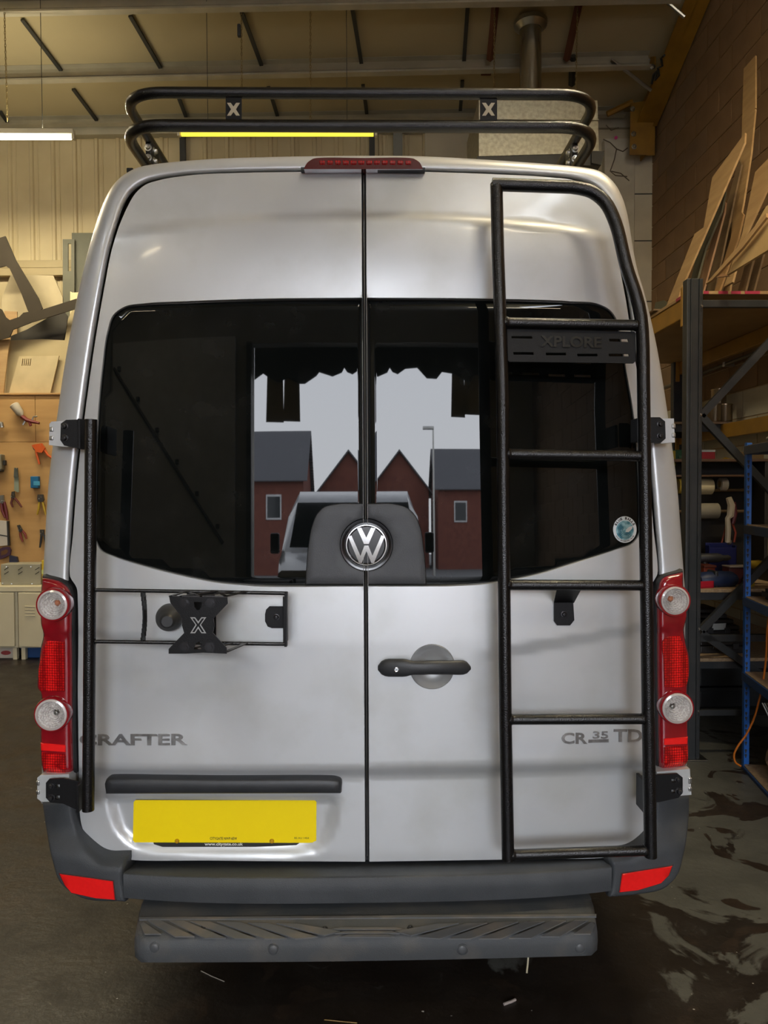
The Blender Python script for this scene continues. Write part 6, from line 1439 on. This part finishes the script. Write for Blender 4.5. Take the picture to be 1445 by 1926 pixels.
for i, pyz in enumerate((838, 986, 1121, 1262, 1436)):
    z = atY(1397, pyz, BY).z
    obj('shelf_board', lbox((.004, D_ + .004, z - .012), (W_ - .004, -.006, z)), CHIP if i else M('chip_dark', (.12, .09, .07), .8), bs)
    for (lo, hi) in (((-.006, D_, z - .055), (.004, 0, z - .004)), ((W_ - .004, D_, z - .055), (W_ + .006, 0, z - .004)), ((0, -.004, z - .055), (W_, .006, z - .004)), ((0, D_ - .006, z - .055), (W_, D_ + .004, z - .004))):
        obj('shelf_beam', lbox(lo, hi), BLUED if i < 2 else M('blue_beam', (.012, .05, .16), .45), bs)
for i in range(5): pass
def onshelf(pyz): return atY(1397, pyz, BY).z
t = tube(nb(), [V(p) for p in [LB(.08 + .10 * math.cos(a), -.45 + .10 * math.sin(a) * 1.3, onshelf(838) + .012) for a in np.linspace(0, 2 * math.pi, 20)]], .010, 8); o = obj('coiled_hose', t, C('hose_white', 150, 145, 130), None, smooth=True); tagit(o, 'loop of white hose on top of the blue shelving', 'hose')
obj('hose_end', tube(nb(), [LB(.18, -.45, onshelf(838) + .012), LB(.26, -.5, onshelf(838) + .011)], .010, 8), C('hose_white', 150, 145, 130), o, smooth=True)
o = obj('dark_bag', lbox((.06, -.52, onshelf(1121) + .001), (.42, -.10, onshelf(1121) + .06), .02, 2), C('bag_dark', 40, 40, 38, .8), None)
for v in o.data.vertices:
    if v.co.z > onshelf(1121) + .03: v.co.z += .012 * math.sin(v.co.x * 37)
tagit(o, 'dark fabric bag on the middle blue shelf', 'bag'); obj('bag_strap', tube(nb(), [LB(.08, -.5, onshelf(1121) + .07), LB(.2, -.4, onshelf(1121) + .085), LB(.38, -.3, onshelf(1121) + .075)], .008, 6), INK, o)
o = obj('black_tool', tube(nb(), [LB(.12, -.18, onshelf(986) + .10), LB(.22, -.18, onshelf(986) + .12), LB(.40, -.25, onshelf(986) + .09)], [.02, .035, .03], 10), INK, None, smooth=True); tagit(o, 'black power tool lying on the second blue shelf', 'power tool')
obj('tool_foot', tube(nb(), [LB(.22, -.18, onshelf(986) + .002), LB(.22, -.18, onshelf(986) + .1)], .025, 8), INK, o); obj('tool_foot', tube(nb(), [LB(.38, -.24, onshelf(986) + .002), LB(.38, -.24, onshelf(986) + .08)], .02, 8), INK, o)
drill('black drill with the yellow battery under the blue shelving top', LB(.24, -.62, 0).x, LB(.24, -.62, 0).y, onshelf(986), C('drill_black', 40, 40, 40), 1.0, -.5)
# crumpled brown paper parcel on the lowest blue shelf
bm = nb(); bmesh.ops.create_icosphere(bm, subdivisions=4, radius=1); rr_ = random.Random(5)
from mathutils import noise as mnoise
for v in bm.verts:
    p = v.co.copy(); k = 1 + .22 * mnoise.noise(p * 2.2) + .12 * mnoise.noise(p * 5) ; q = V((max(-1, min(1, p.x * 1.35)) * .15, max(-1, min(1, p.y * 1.35)) * .22, max(-1, min(1, p.z * 1.25)) * .17)) * k
    v.co = LB(.24 + q.x, -.38 + q.y, max(onshelf(1436) + .001, onshelf(1436) + .165 + q.z))
o = obj('paper_parcel', bm, BROWNP, None, smooth=True, angle=20); tagit(o, 'crumpled brown paper parcel on the lowest blue shelf', 'parcel')
bm = nb(); bmesh.ops.create_icosphere(bm, subdivisions=3, radius=1)
for v in bm.verts:
    p = v.co.copy(); k = 1 + .35 * mnoise.noise(p * 3.1); v.co = LB(.22 + p.x * .1 * k, -.36 + p.y * .14 * k, onshelf(1436) + .36 + p.z * .05 * k)
obj('crumpled_top', bm, BROWNP, o, smooth=True, angle=20)
for k in range(3): obj('silver_rod', tube(nb(), [LB(.10 + k * .02, -.2, onshelf(1436) + .30), LB(.05 + k * .012, -.18, onshelf(1436) + .42)], .004, 6), STEEL, o)
# orange extension lead hanging in front of the blue shelving
pts = [(1452, 1110), (1444, 1180), (1440, 1250), (1430, 1310), (1415, 1360), (1402, 1385), (1388, 1404), (1381, 1422), (1384, 1434), (1394, 1441)]
sm = smooth([(*p,) for p in pts], 6); L_ = []
for i, p in enumerate(sm): L_.append(atY(p[0], p[1], 1.80 + .18 * min(1, max(0, (p[1] - 1180) / 240))))
o = obj('orange_lead', tube(nb(), L_, .0055, 8), C('lead_orange', 200, 110, 25), None, smooth=True); tagit(o, 'orange cable hanging in a curve over the blue shelving', 'cable')
# floor litter
def litter(name, label, pts, z, r, mat, cat='scrap'):
    o = obj(name, tube(nb(), [atZ(a, b, r + z) for a, b in pts], r, 6), mat, None, smooth=True); return tagit(o, label, cat)
o = obj('cable_end', tube(nb(), [atY(994, 1797, -.02), atY(993, 1812, -.03), atY(991, 1830, -.05)], .0028, 8), C('cable_cream', 205, 195, 165), van, smooth=True)
litter('paper_scrap', 'small curled white scrap on the floor in front of the step', [(948, 1889), (956, 1886), (962, 1884), (970, 1880)], 0, .0045, C('scrap', 165, 155, 150))
litter('wire_offcut', 'thin pale wire offcut on the floor below the step', [(378, 1826), (398, 1836), (422, 1846)], 0, .0015, C('wire_pale', 150, 145, 135))
litter('bent_wire', 'thin brass wire lying at the bottom edge of the floor', [(610, 1918), (640, 1921), (672, 1924)], 0, .0015, C('wire_brass', 140, 110, 50))
# ---------------------------------------------------------------- outside the roller door (seen in the rear windows)
TARM = M('asphalt', (.12, .12, .12), .85)
o = struct('ground', box(nb(), (-60, -90, -.14), (60, DOOR_Y - .25, -.02)), TARM)
BRK = M('red_brick', (.22, .07, .045), .8, 0, (.17, .05, .035), 3); TILE = M('slate_tiles', (.10, .10, .11), .7); WF = M('white_frame', (.7, .7, .7), .5); PANE = M('dark_pane', (.03, .035, .04), .1)
def house(label, x0, x1, y0, y1, ze, zr, ridge='x', wins=()):
    t = thing('brick_house', label, 'house', ((x0 + x1) / 2, (y0 + y1) / 2, 0)); bm = nb(); box(bm, (x0, y0, -.02), (x1, y1, ze))
    obj('walls', bm, BRK, t); bm = nb(); ov = .3
    if ridge == 'x':
        ym = (y0 + y1) / 2; pr = [(y0 - ov, ze - .15), (ym, zr), (y1 + ov, ze - .15)]
        g = nb(); plate_bm(g, [(y0, ze), (y1, ze), (ym, zr - .15)], (x0, 0, 0), (0, 1, 0), (0, 0, 1), x1 - x0, n=(1, 0, 0)); obj('gable', g, BRK, t)
        for (ya, za), (yb2, zb2) in zip(pr, pr[1:]):
            n = 22
            for k in range(n):
                f0 = k / n; f1 = (k + 1.25) / n; pa = V((0, ya + (yb2 - ya) * f0, za + (zb2 - za) * f0)); pb2 = V((0, ya + (yb2 - ya) * min(f1, 1), za + (zb2 - za) * min(f1, 1)))
                lift = .04 if zb2 > za else .04
                v = [bm.verts.new(p) for p in (V((x0 - ov, pa.y, pa.z + lift)), V((x1 + ov, pa.y, pa.z + lift)), V((x1 + ov, pb2.y, pb2.z)), V((x0 - ov, pb2.y, pb2.z)))]; w = [bm.verts.new(q.co - V((0, 0, .05))) for q in v]
                bm.faces.new(v); bm.faces.new(w[::-1])
                for i in range(4): bm.faces.new((v[i], v[(i + 1) % 4], w[(i + 1) % 4], w[i]))
    else:
        xm = (x0 + x1) / 2; g = nb(); plate_bm(g, [(x0, ze), (x1, ze), (xm, zr - .15)], (0, y0, 0), (1, 0, 0), (0, 0, 1), y1 - y0, n=(0, 1, 0)); obj('gable', g, BRK, t)
        for xa, xb2 in ((x0 - ov, xm), (x1 + ov, xm)):
            za, zb2 = ze - .15, zr
            v = [bm.verts.new(p) for p in ((xa, y0 - ov, za), (xa, y1 + ov, za), (xb2, y1 + ov, zb2), (xb2, y0 - ov, zb2))]; w = [bm.verts.new(q.co - V((0, 0, .12))) for q in v]
            bm.faces.new(v); bm.faces.new(w[::-1])
            for i in range(4): bm.faces.new((v[i], v[(i + 1) % 4], w[(i + 1) % 4], w[i]))
    r_ = obj('tiled_roof', bm, TILE, t)
    for (wx, wz) in wins:
        w = obj('window', bbox((wx - .55, y1 - .02, wz - .6), (wx + .55, y1 + .05, wz + .6), .01, 1), WF, t); obj('pane', bbox((wx - .45, y1 + .03, wz - .5), (wx + .45, y1 + .06, wz + .5), 0), PANE, w)
house('long brick house with a broad slate roof beyond the yard', -16, -2.9, -40, -32, 4.6, 7.4, 'x', ((-5, 3.2), (-8, 3.2)))
house('brick house with its gable end facing the workshop', -2.2, 3.0, -52, -40.5, 4.6, 7.0, 'y', ((.4, 3.2),))
house('third brick house running away to the right of the yard', 3.6, 16, -46, -38, 4.6, 7.2, 'x', ((5.5, 3.2), (8, 3.2)))
lp = thing('street_lamp', 'tall grey street lamp beyond the yard', 'lamp post', (2.6, -30, 0)); obj('pole', tube(nb(), [(2.6, -30, -.02), (2.6, -30, 6.6)], [.09, .05], 12), STEEL, lp, smooth=True); obj('lamp_head', bbox((1.9, -30.08, 6.55), (2.65, -29.92, 6.7), .03), STEEL, lp)
# white van parked outside facing the door
VY = 3.3
wv = thing('parked_van', 'white van nosing in through the open roller door behind the camera', 'van', (-.35, -9.7, 0)); WP = M('white_paint', (.75, .76, .76), .25, 0, coat=.8)
secs = [(-10.35, .35, .95, .80), (-10.45, .32, 1.15, .93), (-10.9, .32, 1.30, .97), (-11.35, .32, 1.38, .99), (-12.1, .32, 2.15, .98), (-12.6, .32, 2.32, .98), (-15.5, .32, 2.34, .98), (-15.8, .32, 2.2, .94)]
bm = nb(); rows = []
for (y, zl, zh, w) in secs:
    y += VY; cx = -.35; sh_ = .14 if zh > 1.5 else .04
    rows.append([bm.verts.new((cx + sx_ * xw, y, z)) for sx_, xw, z in ((-1, w * .95, zl), (-1, w, zl + .25), (-1, w, (zl + min(zh, 1.3)) / 2 + .2), (-1, w - sh_ * .5, min(zh - .05, 1.9) if zh > 1.5 else zh - .04), (-1, w - sh_ * 2, zh), (1, w - sh_ * 2, zh), (1, w - sh_ * .5, min(zh - .05, 1.9) if zh > 1.5 else zh - .04), (1, w, (zl + min(zh, 1.3)) / 2 + .2), (1, w, zl + .25), (1, w * .95, zl))])
for A, B in zip(rows, rows[1:]):
    for k in range(10): bm.faces.new((A[k], A[(k + 1) % 10], B[(k + 1) % 10], B[k]))
bm.faces.new(rows[0]); bm.faces.new(rows[-1][::-1]); obj('van_body', bm, WP, wv, smooth=True, angle=40)
bm = nb(); plate_bm(bm, [(-.80, 0), (.80, 0), (.70, .92), (-.70, .92)], (-.35, -11.37 + VY, 1.44), (1, 0, 0), V((0, -.70, .72)).normalized(), .02, n=V((0, .72, .70)).normalized()); obj('windscreen', bm, PANE, wv)
obj('grille', bbox((-.85, -10.37 + VY, .62), (.15, -10.33 + VY, .82), .02), INK, wv)
for s in (-1, 1):
    obj('headlamp', bbox((-.35 + s * .72 - .14, -7.16, .78), (-.35 + s * .72 + .14, -7.08, 1.05), .04), LENS, wv); obj('wing_mirror', bbox((-.35 + s * 1.12 - .09, -8.3, 1.35), (-.35 + s * 1.12 + .09, -8.15, 1.65), .03), INK, wv)
    for y in (-11.2 + VY, -14.8 + VY): obj('wheel', lathe(nb(), [(0, -.09), (.3, -.09), (.33, -.06), (.33, .06), (.3, .09), (0, .09)], (-.35 + s * .88, y, .31), (1, 0, 0), 28), TYRE, wv, smooth=True)
# torn curtain hanging in the top of the door opening
ct_ = thing('torn_curtain', 'torn black plastic curtain along the top of the roller door opening', 'curtain', (0, DOOR_Y, DZ1)); rs2 = random.Random(11); bt_ = []
xx = DX0
while xx < DX1: bt_.append((xx, 4.02 + rs2.uniform(-.10, .10) + (.16 if -.2 < xx < .7 else 0))); xx += rs2.uniform(.05, .3)
bt_.append((DX1, 4.0))
obj('torn_sheet', plate_bm(nb(), [(DX1, DZ1 + .1), (DX0, DZ1 + .1)] + bt_, (0, DOOR_Y - .27, 0), (1, 0, 0), (0, 0, 1), .012, n=(0, -1, 0)), M('black_sheeting', (.012, .012, .012), .6), ct_)
for i, (xa, xb_, zb_) in enumerate(((-1.72, -1.38, 3.35), (-1.34, -1.02, 3.36), (1.34, 1.60, 3.42), (1.62, 1.95, 3.46))):
    obj('plastic_strip', plate_bm(nb(), [(xa, 4.2), (xb_, 4.2), (xb_ + .02, zb_), (xa - .03, zb_ + .01)], (0, DOOR_Y - .30, 0), (1, 0, 0), (0, 0, 1), .008, n=(0, -1, 0)), M('amber_plastic_strip', (.35, .24, .08), .5), ct_)
